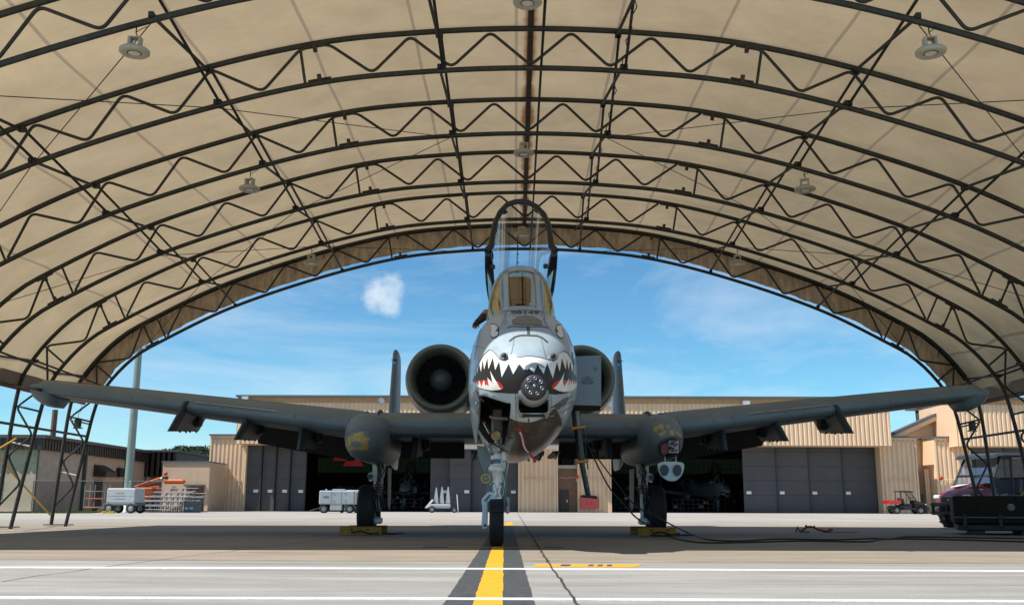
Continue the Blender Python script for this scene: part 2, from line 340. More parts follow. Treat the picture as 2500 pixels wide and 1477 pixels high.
def fabric_mat(name,col,tr,valance=False):
    m,t,o=nt(name); L=t.links.new; tc=N(t,'ShaderNodeTexCoord'); sp=N(t,'ShaderNodeSeparateXYZ'); L(tc.outputs['Object'],sp.inputs[0])
    def m_(op,a,b=None,c=None):
        q=N(t,'ShaderNodeMath',operation=op)
        for i,x in enumerate((a,b,c)):
            if x is None: continue
            if isinstance(x,(int,float)): q.inputs[i].default_value=x
            else: L(x,q.inputs[i])
        return q.outputs[0]
    n=N(t,'ShaderNodeTexNoise'); n.inputs['Scale'].default_value=.9 if not valance else 2.5; n.inputs['Detail'].default_value=9; n.inputs['Roughness'].default_value=.62
    mpp=N(t,'ShaderNodeMapping'); mpp.inputs['Scale'].default_value=(1,1,1) if not valance else (3,1,.8); L(tc.outputs['Object'],mpp.inputs[0]); L(mpp.outputs[0],n.inputs['Vector'])
    r=N(t,'ShaderNodeValToRGB'); c=Vector(col); r.color_ramp.elements[0].position=.3; r.color_ramp.elements[1].position=.7
    k=.13 if not valance else .4
    r.color_ramp.elements[0].color=(*(c*(1-k)),1); r.color_ramp.elements[1].color=(*(c*(1+k)),1); L(n.outputs['Fac'],r.inputs[0]); cc=r.outputs[0]
    def mix(f,a,b_):
        q=N(t,'ShaderNodeMix',data_type='RGBA'); L(f,q.inputs[0]); L(a,q.inputs[6]); q.inputs[7].default_value=(*b_,1); return q.outputs[2]
    sp_n=N(t,'ShaderNodeTexNoise'); sp_n.inputs['Scale'].default_value=14; sp_n.inputs['Detail'].default_value=3; L(tc.outputs['Object'],sp_n.inputs['Vector'])
    q=N(t,'ShaderNodeMapRange'); q.inputs[1].default_value=.74; q.inputs[2].default_value=.78; q.inputs[4].default_value=.35; L(sp_n.outputs['Fac'],q.inputs[0]); cc=mix(q.outputs[0],cc,(.2,.15,.1))
    if not valance:
        x=m_('ADD',sp.outputs[0],.98); fr=m_('ABSOLUTE',m_('SUBTRACT',m_('FRACT',m_('DIVIDE',x,1.53)),.5))
        seam=m_('LESS_THAN',fr,.016); cc=mix(m_('MULTIPLY',seam,.6),cc,(.3,.24,.2))
        # rust bled from the ridge pipe
        rn=N(t,'ShaderNodeTexNoise'); rn.inputs['Scale'].default_value=1.3; rn.inputs['Detail'].default_value=3; mp2=N(t,'ShaderNodeMapping'); mp2.inputs['Scale'].default_value=(.01,1,.01); L(tc.outputs['Object'],mp2.inputs[0]); L(mp2.outputs[0],rn.inputs['Vector'])
        wdt=m_('MULTIPLY_ADD',rn.outputs['Fac'],.34,-.075); dx=m_('ABSOLUTE',m_('SUBTRACT',sp.outputs[0],0.0)); 
        q=N(t,'ShaderNodeMapRange',interpolation_type='SMOOTHSTEP'); L(m_('SUBTRACT',wdt,dx),q.inputs[0]); q.inputs[1].default_value=-.03; q.inputs[2].default_value=.07; q.inputs[4].default_value=.85
        cc=mix(q.outputs[0],cc,(.22,.07,.01))
    d=N(t,'ShaderNodeBsdfDiffuse'); T=N(t,'ShaderNodeBsdfTranslucent'); L(cc,d.inputs[0]); L(cc,T.inputs[0])
    bw=N(t,'ShaderNodeTexNoise'); bw.inputs['Scale'].default_value=2.2; bw.inputs['Detail'].default_value=6; bmp=N(t,'ShaderNodeMapping'); bmp.inputs['Scale'].default_value=(.5,1.4,.5); bmp.inputs['Rotation'].default_value=(0,0,R(14)); L(tc.outputs['Object'],bmp.inputs[0]); L(bmp.outputs[0],bw.inputs['Vector'])
    bp=N(t,'ShaderNodeBump'); bp.inputs['Strength'].default_value=.6; bp.inputs['Distance'].default_value=.10; L(bw.outputs['Fac'],bp.inputs['Height']); L(bp.outputs[0],d.inputs['Normal']); L(bp.outputs[0],T.inputs['Normal'])
    x=N(t,'ShaderNodeMixShader'); x.inputs[0].default_value=tr; L(d.outputs[0],x.inputs[1]); L(T.outputs[0],x.inputs[2]); L(x.outputs[0],o.inputs[0]); return m
shel=thing('aircraft_shelter','arched tan fabric sunshade on six dark steel trusses over the grey jet','shelter',(SX,17.7,0))
fab=fabric_mat('tan roof fabric',(.65,.525,.35),.21)
val=fabric_mat('dirty valance fabric',(.40,.30,.20),.30,True)
# roof skin: sags a little between the arches
mb=MB(); SF=12.02
for i in range(len(SL)):
    if at_s(SL[i],1).y<3.05: SF=SL[i]; break
ss=[-SF+2*SF*k/150 for k in range(151)]; ys=[]
y0,y1=TY[0]-.85,TY[5]+.85
ny=66; rs=[]
for k in range(ny+1):
    y=y0+(y1-y0)*k/ny; ph=((y-TY[0])/2.64)%1; sag=.05*math.sin(PI*ph)**2 if TY[0]<y<TY[5] else 0
    row=[]
    for s in ss:
        q=at_s(s,1.12); nrm=(at_s(s,1.12)-at_s(s,0)).normalized(); q=q-nrm*sag; row.append((q.x,y,q.y))
    rs.append(row)
mb.rings(rs,0,caps=False,closed=False); mb.build('fabric_roof',fab,shel,world=True)
# hem pocket pipes along the two long edges
for sg in (-1,1):
    q=at_s(sg*SF,1.1); MB().tube([(q.x,y0,q.y),(q.x,y1,q.y)],.045).build('hem_pipe',steel,shel,world=True)
    h=MB(); a=at_s(sg*(SF-.24),1.06)
    h.add([(q.x-sg*.03,y0,q.y-.03),(q.x-sg*.03,y1,q.y-.03),(a.x,y1,a.y),(a.x,y0,a.y)],[(0,1,2,3)]); h.build('hem_band',mat('grey hem webbing',(.26,.21,.17),.9),shel,world=True)
# valance hung from the last arch
mb=MB(); rs=[]; YV=TY[5]+.16; nb=520
for j in range(8):
    row=[]
    for k in range(nb+1):
        s=-SF+.1+2*(SF-.1)*k/nb; f_=j/7; wv=noise.noise(Vector((s*2.3,0,3)))*.09+noise.noise(Vector((s*9,f_*.6,8)))*.03
        q=at_s(s,1.02-.78*f_+.03*noise.noise(Vector((s*1.1,5,0)))*f_); row.append((q.x,YV+wv*f_*1.3,q.y))
    rs.append(row)
mb.rings(rs,0,caps=False,closed=False); mb.build('valance',val,shel,world=True)
mb=MB(); k=-11.0
while k<11.0:
    a=at_s(k,1.0); b=at_s(k+.16,1.13); mb.tube([(a.x,YV-.1,a.y),(b.x,YV-.02,b.y)],.011,5)
    if random.random()<.10:
        q=at_s(k,.75-.3*random.random()); mb.tube([(a.x,YV-.06,a.y),(a.x+.02,YV-.08,(a.y+q.y)/2),(a.x-.01,YV-.07,q.y)],.010,4)
    k+=.36+.05*random.random()
mb.build('lacing_rope',steeld,shel,world=True)
mb=MB(); mb.tube([(at_s(s,.98).x,YV-.05,at_s(s,.98).y) for s in [-11.2+.4*i for i in range(57)]],.028,6); mb.build('valance_pipe',steeld,shel,world=True)
# the arches
def web_nodes(sg):
    a=[(.585,1),(1.17,0),(1.755,1),(2.34,0),(2.925,1)]
    b=[]; s=3.32; o_=1
    while s<9.5: b.append((s,o_)); s+=.655; o_=1-o_
    c=[]; s=b[-1][0]+.42; o_=1
    while s<STOT-.1: c.append((s,o_)); s+=.6 if s<12 else .52; o_=1-o_
    return a,b,c
def rounded(P,r=.11):
    out=[P[0]]
    for i in range(1,len(P)-1):
        a,b,c=P[i-1],P[i],P[i+1]; u=(a-b).normalized()*r; v=(c-b).normalized()*r
        for k in range(6):
            t_=k/5; out.append((b+u)*(1-t_)**2+b*2*t_*(1-t_)+(b+v)*t_*t_)
    out.append(P[-1]); return out
SPL=mat('rusty splice plate',(.05,.04,.032),.7,metal=.2,dirt=(.16,.07,.03),dirtamt=.6)
def arch(Y):
    rt=MB(); S=[-STOT+2*STOT*k/120 for k in range(121)]
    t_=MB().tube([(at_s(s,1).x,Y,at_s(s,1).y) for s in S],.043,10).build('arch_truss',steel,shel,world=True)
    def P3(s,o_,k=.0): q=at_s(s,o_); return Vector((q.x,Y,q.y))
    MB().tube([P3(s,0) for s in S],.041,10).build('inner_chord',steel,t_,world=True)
    wm=MB(); a,b,c=web_nodes(1)
    full=[(-s,o_) for s,o_ in reversed(a)]+[(0,0)]+a
    def lay(L_):
        pts=[P3(s,.07 if o_==0 else .93) for s,o_ in L_]
        e0=P3(L_[0][0]+(.16 if L_[0][0]<L_[-1][0] else -.16)*-1,.93) if L_[0][1]==1 else None
        wm.tube(rounded(([e0] if e0 is not None else [])+pts),.024,8)
    lay(full)
    for sg in (-1,1):
        lay([(sg*s,o_) for s,o_ in b]); lay([(sg*s,o_) for s,o_ in c])
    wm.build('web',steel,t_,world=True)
    for sg in (-1,1):
        for s in (3.34,b[-1][0]+.05,c[0][0]+.0,c[2][0]+.05,c[4][0]):
            MB().tube([P3(sg*s,.03),P3(sg*(s-.02),.97)],.022,8).build('strut',steel,t_,world=True)
        for s in (3.12,9.62):
            for o_ in (0,1):
                pl=MB(); p=P3(sg*s,o_); d=(P3(sg*(s+.1),o_)-p).normalized(); n=Vector((-d.z,0,d.x)); n=n if n.z>0 else -n
                p=p+n*(.05 if o_==0 else -.05); ang=math.atan2(-d.z,d.x)
                pl.box(p,(.34,.05,.022),ry=ang); pl.box(p,(.05,.09,.10),ry=ang); pl.box(p+n*(.05 if o_==0 else -.05),(.06,.05,.06),ry=ang); pl.build('splice_plate',SPL,t_,world=True)
        MB().box(P3(sg*STOT,.5)+Vector((0,0,.012)),(.62,.26,.02)).box((P3(sg*STOT,.5)+Vector((0,-.28,.015))),(.05,.32,.02)).build('base_plate',SPL,t_,world=True)
for Y in TY: arch(Y)
# crossed braces between neighbouring arches
BR=[1.35,4.62,7.25,10.3]
def I3(i,x,o_=0,dz=0):
    s=s_of(abs(x)); q=at_s(math.copysign(s,x),o_); return Vector((q.x,TY[i],q.y+dz))
for i in range(5):
    for x in BR:
        for sg in (-1,1):
            m_=MB(); a=I3(i,sg*x,0,.05); b=I3(i+1,sg*x,.93); c=I3(i,sg*x,.93)+Vector((.05,0,0)); d=I3(i+1,sg*x,0,.05)+Vector((.05,0,0))
            if x==1.35 and sg>0: b.x-=.1; c.x-=.12
            m_.tube([a,b],.024,7); m_.tube([c,d],.022,7)
            for p in (a,b,c,d): m_.box(p,(.06,.12,.07))
            if x==1.35 and sg>0:
                m_.tube([a.lerp(d,k/14)+Vector((-.05+.03*math.sin(k*1.9),0,-.03)) for k in range(15)],.008,5)
            m_.build('brace',steeld,shel,world=True)
# wall bracing and horizontal ties between the legs
for sg in (-1,1):
    for i in range(5):
        for s,h in ((12.4,0),(13.0,0)):
            if s==12.4 and i>=3:
                p=at_s(sg*s,.0); MB().tube([(p.x,TY[i],p.y),(p.x,TY[i+1],p.y)],.028,8).build('tie_tube',steel,shel,world=True)
    p=at_s(sg*12.35,.9); MB().tube([(p.x,TY[0]-.3,p.y+.75),(p.x,TY[5]+.2,p.y+.75)],.05,8).build('eave_tube',mat('red oxide eave tube',(.09,.035,.03),.6),shel,world=True)
yp=mat('yellow brace tube',(.62,.36,.02),.5,dirt=(.2,.1,.04),dirtamt=.5)
for sg in (-1,1):
    a=W(122,1256,TY[5]-.05); b=W(0,1121,21.8); c=W(40,1070,21.7); d=W(0,1094,21.0)
    if sg>0:
        for q in (a,b,c,d): q.x=2*SX-q.x
    MB().tube([a,b+(b-a)*1.1],.02,8).build('guard_tube',yp,shel,world=True)
    MB().tube([c,d+(d-c)*1.5],.022,8).build('guard_tube',yp,shel,world=True)
    for (i,s,w_) in ((5,STOT-2.45,0),(5,STOT-1.2,0),(4,STOT-1.75,0)):
        a=at_s(sg*s,0);b=at_s(sg*s,1); MB().tube([(a.x,TY[i],a.y),(b.x,TY[i],b.y+.03)],.02,8).build('leg_rung',mat('scuffed white rung',(.45,.44,.42),.5,dirt=(.2,.1,.07),dirtamt=.6),shel,world=True)
# ridge pipe, conduit and guy cables
zr=at_s(0,1).y
MB().tube([(SX+.0,y0,zr+.03),(SX,y1-.2,zr+.03)],.045,8).build('ridge_pipe',rustp,shel,world=True)
zc=at_s(0,0).y; m_=MB().tube([(SX+.17,y0,zc+.04),(SX+.14,TY[5],zc+.04)],.013,6); y=y0
while y<TY[5]: m_.box((SX+.155,y,zc+.04),(.036,.022,.036)); y+=.06
m_.build('conduit',steeld,shel,world=True)
for P_ in ([(0,-7.25),(1,-4.62),(2,-1.35),(3,-4.62),(4,-7.25),(5,-9.6)],[(0,-4.62),(1,-7.25),(2,-10.2),(3,-7.25),(4,-4.62),(5,-1.35)]):
    for sg in (-1,1):
        m_=MB().tube([I3(i,-sg*x,0,-.03) for i,x in P_],.007,5); m_.build('guy_cable',steeld,shel,world=True)
# lamps hung from arches 1, 3 and 5
lmw=mat('cream lamp enamel',(.40,.37,.29),.45,var=.1,dirt=(.25,.2,.15),dirtamt=.5)
def lamp():
    t_=thing('high_bay_lamp','x','lamp',(0,0,0),group='round high bay lamps under the fabric roof')
    MB().tube([(0,0,0),(0,0,-.12)],.012,6).tube([(-.0,0,-.12),(.03,0,-.17),(0,0,-.2)],.01,6).build('hook',steeld,t_)
    h=MB().cbox((-.09,0,-.32),(.05,.16,.24),.012).cbox((.09,0,-.32),(.04,.14,.2),.01).box((0,0,-.215),(.22,.15,.025)); h.lathe((0,0,-.43),(0,0,1),[(0,.13),(.05,.12),(.07,.09),(.07,0)]); h.build('driver_housing',lmw,t_)
    d=MB().lathe((0,0,-.5),(0,0,1),[(.0,.125),(-.012,.15),(-.012,.235),(.01,.262),(.05,.262),(.075,.235),(.08,.14),(.08,0)],36).build('disc_reflector',lmw,t_)
    MB().lathe((0,0,-.5),(0,0,1),[(.01,.15),(.012,.10)],36).build('dark_ring',mat('dark lamp ring',(.06,.06,.055),.5),d)
    MB().lathe((0,0,-.5),(0,0,1),[(-.004,.105),(-.012,.06),(-.014,0)],32).build('diffuser',mat('lamp lens',(.6,.58,.5),.3),d)
    MB().tube([(0,0,-.1),(.12*1,.0,-.02),(.22,0,.02)],.008,5).build('cord',steeld,t_)
    return t_
L0=lamp(); first=True
wh={0:'nearest arch',2:'third arch',4:'fifth arch'}
for i in (0,2,4):
    for x,nm in ((-4.8,'left side of'),(-.08,'middle of'),(4.75,'right side of')):
        s=s_of(abs(x)); q=at_s(math.copysign(s,x),0); loc=(q.x,TY[i],q.y-.04); lb='round cream lamp hanging from the %s the %s'%(nm,wh[i])
        if first: L0.matrix_world=Matrix.Translation(loc)@Matrix.Scale(.68,4); L0['label']=lb; first=False
        else: dup(L0,lb,loc,random.uniform(-.4,.4),.68)
# small black lamps clamped to the leg rungs
for sg,lb in ((-1,'small black floodlight clamped to the rung of the left rear shelter leg'),(1,'small black floodlight clamped to the rung of the right rear shelter leg')):
    q=at_s(sg*(STOT-2.45),.45); t_=thing('leg_floodlight',lb,'floodlight',(q.x,TY[5]-.1,q.y),group='black floodlights on the shelter legs')
    bk=mat('black plastic',(.015,.015,.016),.5)
    MB().cbox((0,-.02,-.02),(.15,.1,.2),.02).build('housing',bk,t_); MB().tube([(0,0,.08),(-.02,0,.2),(.06,0,.3),(.02,.04,.42)],.006,5).build('cable',bk,t_); MB().box((0,0,-.14),(.22,.03,.03)).box((0,.06,-.1),(.04,.12,.04)).build('bracket',bk,t_)

# ------------------------------------------------------------ the jet (local frame: x to image right, y aft, z up, origin on the ground below the nose tip)
NY=10.9
JET=thing('attack_jet','grey twin engine attack jet with a painted shark mouth parked under the fabric shelter','jet',(.13,NY,0),R(1.33))
JI=JET.matrix_world.inverted()
def J(px,py,y):
    "local point at local distance y aft of the nose, on a measured sight line"
    a=JI@CAMP; d=(JI.to_3x3()@ray(px,py)); return a+d*((y-a.y)/d.y)
lg=mat('light grey jet paint',(.33,.42,.485),.33,var=.10,scale=1.6,dirt=(.16,.18,.19),dirtamt=.35,stretch=(1,.5,1.3),coat=.35)
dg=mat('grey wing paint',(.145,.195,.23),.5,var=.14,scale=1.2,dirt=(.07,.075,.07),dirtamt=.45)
wh=mat('mouth white paint',(.78,.78,.75),.35,var=.04,scale=6,dirt=(.45,.42,.36),dirtamt=.35,coat=.3)
bkp=mat('mouth black paint',(.012,.012,.013),.4,var=.2)
red=mat('mouth red paint',(.55,.02,.02),.4,var=.1)
alu=mat('bare worn metal',(.45,.45,.44),.32,metal=.85,var=.25,scale=9,dirt=(.12,.09,.06),dirtamt=.6)
bel=mat('oily polished belly skin',(.19,.165,.145),.27,metal=.7,var=.4,scale=5,dirt=(.05,.035,.025),dirtamt=.6,stretch=(1.4,.4,1))
prim=mat('yellow primer patch',(.44,.33,.11),.7,var=.2,scale=12,dirt=(.3,.2,.06),dirtamt=.4)
beig=mat('bare tan panel',(.24,.21,.15),.6,var=.25,scale=14,dirt=(.08,.06,.04),dirtamt=.6)
linep=mat('panel line',(.05,.055,.06),.7)
dark=mat('dark interior',(.01,.011,.012),.7,var=.3)
blku=mat('flat black part',(.012,.012,.013),.55)
whs=mat('gear white enamel',(.80,.82,.82),.4,var=.12,scale=14,dirt=(.2,.19,.17),dirtamt=.55)
rub=mat('tyre rubber',(.012,.012,.013),.75,var=.3,scale=20,bump=.2)
lbl=mat('pale blue gear paint',(.52,.64,.70),.4,var=.12,scale=9,dirt=(.15,.16,.15),dirtamt=.6)
ZC={}
ST=[(0.0,.04,1.99,1.91,1.95),(.04,.15,2.08,1.80,1.95),(.12,.27,2.19,1.67,1.94),(.25,.375,2.30,1.54,1.93),(.42,.465,2.41,1.43,1.93),(.65,.55,2.57,1.34,1.95),(.95,.615,2.73,1.27,1.98),(1.25,.655,2.865,1.22,2.0),(1.6,.685,2.975,1.18,2.02),(2.0,.70,3.03,1.16,2.02),(2.6,.705,3.04,1.15,2.0),(4.2,.70,3.0,1.17,1.98),(5.6,.68,2.98,1.22,1.98),(8,.66,2.92,1.3,2.0),(11,.55,2.75,1.5,2.05),(14,.36,2.5,1.85,2.1),(15.6,.12,2.3,2.08,2.15)]
def fsec(y,k=1,n=44):
    for i in range(len(ST)-1):
        if ST[i+1][0]>=y: break
    a=ST[i];b=ST[i+1]; f_=max(0,(y-a[0])/(b[0]-a[0])); hw,zt,zb,zc=[a[j]+(b[j]-a[j])*f_ for j in (1,2,3,4)]
    hw*=k; out=[]
    for j in range(n):
        t_=2*PI*j/n; c,s=math.cos(t_),math.sin(t_); e=2/(2.5 if s>0 else 2.05)
        x=hw*math.copysign(abs(c)**e,c); z=zc+(math.copysign(abs(s)**e,s))*((zt-zc) if s>0 else (zc-zb))
        if s<0: x*=1-.16*abs(s)**2
        out.append(Vector((x,y,z)))
    return out
SZ=.12
def smooth_rings():
    ys=[]; 
    P=[Vector(s) if 0 else s for s in ST]; out=[]
    for i in range(len(ST)-1):
        p0=ST[max(i-1,0)];p1=ST[i];p2=ST[i+1];p3=ST[min(i+2,len(ST)-1)]; m=5 if i<10 else 3
        for k in range(m):
            t_=k/m; f_=lambda q:.5*((2*p1[q])+(p2[q]-p0[q])*t_+(2*p0[q]-5*p1[q]+4*p2[q]-p3[q])*t_*t_+(3*p1[q]-p0[q]-3*p2[q]+p3[q])*t_**3)
            out.append((p1[0]+(p2[0]-p1[0])*t_,f_(1),f_(2),f_(3),f_(4)))
    out.append(ST[-1]); return out
STS=smooth_rings(); ST=STS
frs=[fsec(s[0]+1e-6 if i else 0) for i,s in enumerate(ST)]
FUS=MB(); FUS.rings(frs,0)
# belly faces take the oily skin
k=0
for fi,f_ in enumerate(FUS.f):
    c=sum((FUS.v[i] for i in f_),Vector())/len(f_)
    if c.y>.44 and 27<=fi%44<=38: FUS.m[fi]=7
def U(u,v): return (1100+u/4.1028,740+v/4.1028)
# cut the nose gear bay into the solid fuselage
def carve(mb,cut,wallmi):
    A_=mb.build('tmp_a',[mat('t%d'%i,(1,1,1)) for i in range(10)]); B_=cut.build('tmp_b',[mat('t%d'%i,(1,1,1)) for i in range(10)])
    for p in B_.data.polygons: p.material_index=wallmi; p.use_smooth=False
    q=A_.modifiers.new('b','BOOLEAN'); q.operation='DIFFERENCE'; q.object=B_; q.solver='EXACT'
    me=bpy.data.meshes.new_from_object(A_.evaluated_get(bpy.context.evaluated_depsgraph_get())); o_=MB()
    o_.v=[v.co.copy() for v in me.vertices]; o_.f=[tuple(p.vertices) for p in me.polygons]; o_.m=[p.material_index for p in me.polygons]; o_.sm=[p.use_smooth for p in me.polygons]
    for x in (A_,B_): d_=x.data; bpy.data.objects.remove(x); bpy.data.meshes.remove(d_)
    bpy.data.meshes.remove(me); return o_
BAY=[(266,912),(300,926),(350,932),(450,965),(560,998),(604,1003),(598,1100),(575,1250),(540,1420),(255,1420),(262,1200),(285,1060),(290,985)]
cut=MB(); fa=[J(*U(*p),-.6) for p in BAY]; fb=[J(*U(*p),2.95) for p in BAY]; cut.add(fa+fb,[tuple(range(13)),tuple(range(25,12,-1))]+[(i,i+13,(i+1)%13+13,(i+1)%13) for i in range(13)])
n_before=len(FUS.f); FUS=carve(FUS,cut,9)
CHP=((1266,975),(1339,975),(1339,1000),(1334,1008),(1271,1008),(1266,1000))
def hit0(px,py):
    a=JI@CAMP; d=(JI.to_3x3()@ray(px,py)).normalized(); return BVX.ray_cast(a,d)[0]
BVX=BVHTree.FromPolygons([tuple(p) for p in FUS.v],[f for f in FUS.f])
CHI=[hit0(*p) for p in CHP]
cut=MB(); fa=[J(*p,-.6) for p in CHP]; fb=[J(*p,.95) for p in CHP]; cut.add(fa+fb,[tuple(range(6)),tuple(range(11,5,-1))]+[(i,i+6,(i+1)%6+6,(i+1)%6) for i in range(6)]); FUS=carve(FUS,cut,9)
BV=BVHTree.FromPolygons([tuple(p) for p in FUS.v],[f for f in FUS.f])
def hit(px,py,bv=None,off=.0,lo=0):
    bv=bv or BV; a=JI@CAMP
    for k in range(30):
        d=(JI.to_3x3()@ray(px,py)).normalized(); h,n,i,ds=bv.ray_cast(a,d)
        if h is not None: 
            n=n if n.dot(d)<0 else -n
            return h+n*off-d*off*.5
        px+=(1283-px)*.006; py+=.3*(1 if py<900 else -1)
    return None
LAY=[0]
def decal(mb,poly,mi,lay=1,bv=None,step=4.5,raw=False):
    "polygon traced from the photo (zoom coordinates), laid onto the real skin"
    pts=[p if raw else U(*p) for p in poly]; P=[]
    for i in range(len(pts)):
        a=Vector(pts[i]); b=Vector(pts[(i+1)%len(pts)]); n=max(1,int((b-a).length/step))
        for k in range(n): P.append(a.lerp(b,k/n))
    n0=len(P); edges=[(i,(i+1)%n0) for i in range(n0)]
    x0=min(p.x for p in P);x1=max(p.x for p in P);y0_=min(p.y for p in P);y1_=max(p.y for p in P)
    def inside(x,y):
        c=False
        for i in range(n0):
            a,b=P[i],P[(i+1)%n0]
            if (a.y>y)!=(b.y>y) and x<(b.x-a.x)*(y-a.y)/(b.y-a.y)+a.x: c=not c
        return c
    x=x0+step/2
    G_=[]
    while x<x1:
        y=y0_+step/2
        while y<y1_:
            if inside(x,y) : G_.append(Vector((x,y)))
            y+=step
        x+=step
    vs,es,fs,_,_,_=geometry.delaunay_2d_cdt(P+G_,edges,[],1,1e-4)
    H=[hit(p.x,p.y,bv,.0012+.0016*lay) for p in vs]
    if any(h is None for h in H): 
        fs=[f for f in fs if all(H[i] is not None for i in f)]; H=[h or Vector() for h in H]
    mb.add(H,[tuple(f) for f in fs],mi,True)
def sline(mb,pts,wd,mi,lay=1,bv=None,raw=False):
    "painted line of width wd (photo px)"
    P=[Vector(p if raw else U(*p)) for p in pts]; l=[];r_=[]
    for i,p in enumerate(P):
        d=(P[min(i+1,len(P)-1)]-P[max(0,i-1)]).normalized(); n=Vector((-d.y,d.x))*wd/2; l.append(tuple(p+n)); r_.append(tuple(p-n))
    decal(mb,l+r_[::-1],mi,lay,bv,raw=True)
def dense(P,n=4):
    o_=[]; L_=len(P)
    for i in range(L_):
        p0,p1,p2,p3=[Vector(P[(i+j)%L_]) for j in (-1,0,1,2)]
        for k in range(n):
            t_=k/n; q=.5*((2*p1)+(p2-p0)*t_+(2*p0-5*p1+4*p2-p3)*t_*t_+(3*p1-p0-3*p2+p3)*t_**3); o_.append((q.x,q.y))
    return o_
UP=[(217,790),(238,695),(287,590),(335,512),(385,468),(422,474),(455,512),(490,557),(530,572),(600,556),(700,537),(800,528),(900,541),(970,561),(1030,577),(1062,560),(1095,502),(1135,477),(1172,495),(1207,548),(1236,640),(1256,725),(1268,790)]
LOW=[(1258,842),(1212,882),(1140,905),(1040,914),(940,908),(830,903),(650,905),(560,903),(460,893),(370,874),(290,852),(238,826)]
decal(FUS,UP+LOW,2,1)
inset=[(x+(6 if x<740 else -6)*(1 if abs(x-740)>330 else 0),y+9) for x,y in UP]
inset[0]=(224,782); inset[-1]=(1262,782)
ZIG=[(1258,775),(1242,680),(1235,730),(1225,620),(1215,690),(1195,575),(1180,670),(1162,558),(1150,665),(1112,553),(1090,685),(1062,590),(1022,750),(965,600),(930,710),(868,608),(835,695),(770,640),(738,668),(690,612),(628,712),(585,605),(515,742),(490,580),(450,670),(427,545),(383,660),(372,545),(340,665),(325,565),(308,690),(290,605),(270,710),(262,665),(252,735),(240,705),(228,752)]
decal(FUS,inset+ZIG,1,2)
RL=[(222,783),(300,776),(400,770),(470,778),(510,805),(533,838),(526,853),(480,868),(400,860),(300,835),(232,810)]
decal(FUS,RL,3,2)
WL=[(221,792),(228,780),(240,812),(244,780),(258,822),(265,780),(284,834),(290,770),(316,838),(338,765),(352,825),(360,815),(388,828),(373,745),(427,805),(400,676),(428,730),(468,795),(498,848),(524,853),(490,865),(420,873),(350,862),(290,845),(240,822)]
decal(FUS,WL,1,3)
RR=[(1010,842),(1020,812),(1050,783),(1085,772),(1180,772),(1262,780),(1256,838),(1150,862),(1060,868),(1020,853)]
decal(FUS,RR,3,2)
WR=[(1028,852),(1070,812),(1108,752),(1135,693),(1120,790),(1133,836),(1184,752),(1174,830),(1205,762),(1197,828),(1222,768),(1217,824),(1240,772),(1235,818),(1262,775),(1257,840),(1213,878),(1140,888),(1080,877)]
decal(FUS,WR,1,3)
EL=[(394,212),(425,206),(458,217),(481,248),(485,305),(471,335),(435,354),(410,345),(396,322),(402,290),(404,250)]
ER=[(1116,213),(1082,215),(1057,233),(1050,290),(1074,335),(1108,358),(1131,345),(1131,300),(1118,260)]
def shrink(P,k):
    c=sum((Vector(p) for p in P),Vector((0,0)))/len(P); return [tuple(c+(Vector(p)-c)*k) for p in P]
for E_,pu in ((EL,[(483,240),(448,290),(472,284),(484,304)]),(ER,[(1053,245),(1085,303),(1063,292),(1052,290)])):
    decal(FUS,dense(E_),2,1); decal(FUS,dense(shrink(E_,.86)),1,2); decal(FUS,pu,2,3)
sline(FUS,[(570,250),(600,234),(680,236),(760,237)],2.2,2,1); sline(FUS,[(790,237),(880,236),(950,237),(978,251)],2.2,2,1)
decal(FUS,[(761,232),(789,232),(797,320),(768,320)],8,1)
sline(FUS,[(588,384),(640,342),(700,325),(770,323),(870,330),(918,348),(972,394)],3.4,8,2)
BG=[(622,172),(680,137),(760,130),(832,139),(905,182),(914,220),(628,212)]
decal(FUS,[(618,170),(678,133),(760,126),(835,135),(910,180),(919,223),(623,216)],8,1); decal(FUS,BG,5,2)
# worn patch above the gun, rivets and seams
decal(FUS,dense([(735,655),(765,625),(840,597),(915,620),(948,655),(905,640),(868,618),(850,655),(800,640),(770,668)]),4,4)
for i in range(26): 
    u,v=random.uniform(735,945),random.uniform(600,690); decal(FUS,[(u,v),(u+4,v+1),(u+4,v+5),(u,v+4)],8,5)
for i in range(40):
    u,v=random.choice([(random.uniform(520,980),random.uniform(260,560)),(random.uniform(240,1200),random.uniform(110,400)),(random.uniform(990,1240),random.uniform(850,1000))]); q=random.uniform(2,6)
    decal(FUS,[(u,v),(u+q,v+1),(u+q*.8,v+q),(u,v+q*.7)],8,1)
sline(FUS,[(1215,492),(1222,560),(1228,625)],2,8,4); sline(FUS,[(380,118),(460,92),(560,78),(740,74),(900,80),(990,98),(1040,120)],1.0,8,1)
for sx in (-1,1): sline(FUS,[(740+sx*190,95),(740+sx*215,200),(740+sx*300,330)],.6,8,1)
sline(FUS,[(652,905),(655,1060),(660,1250)],1.2,8,1); sline(FUS,[(782,1150),(784,1300)],3,8,1); sline(FUS,[(975,1130),(985,1280)],1.6,8,1)
for u,v,a,b in ((990,1122,44,12),(845,1275,30,10),(520,1240,10,4),(700,1340,60,5),(560,1350,70,4)): decal(FUS,[(u,v),(u+a,v-3),(u+a,v+b),(u,v+b)],8 if a!=44 else 5,1)
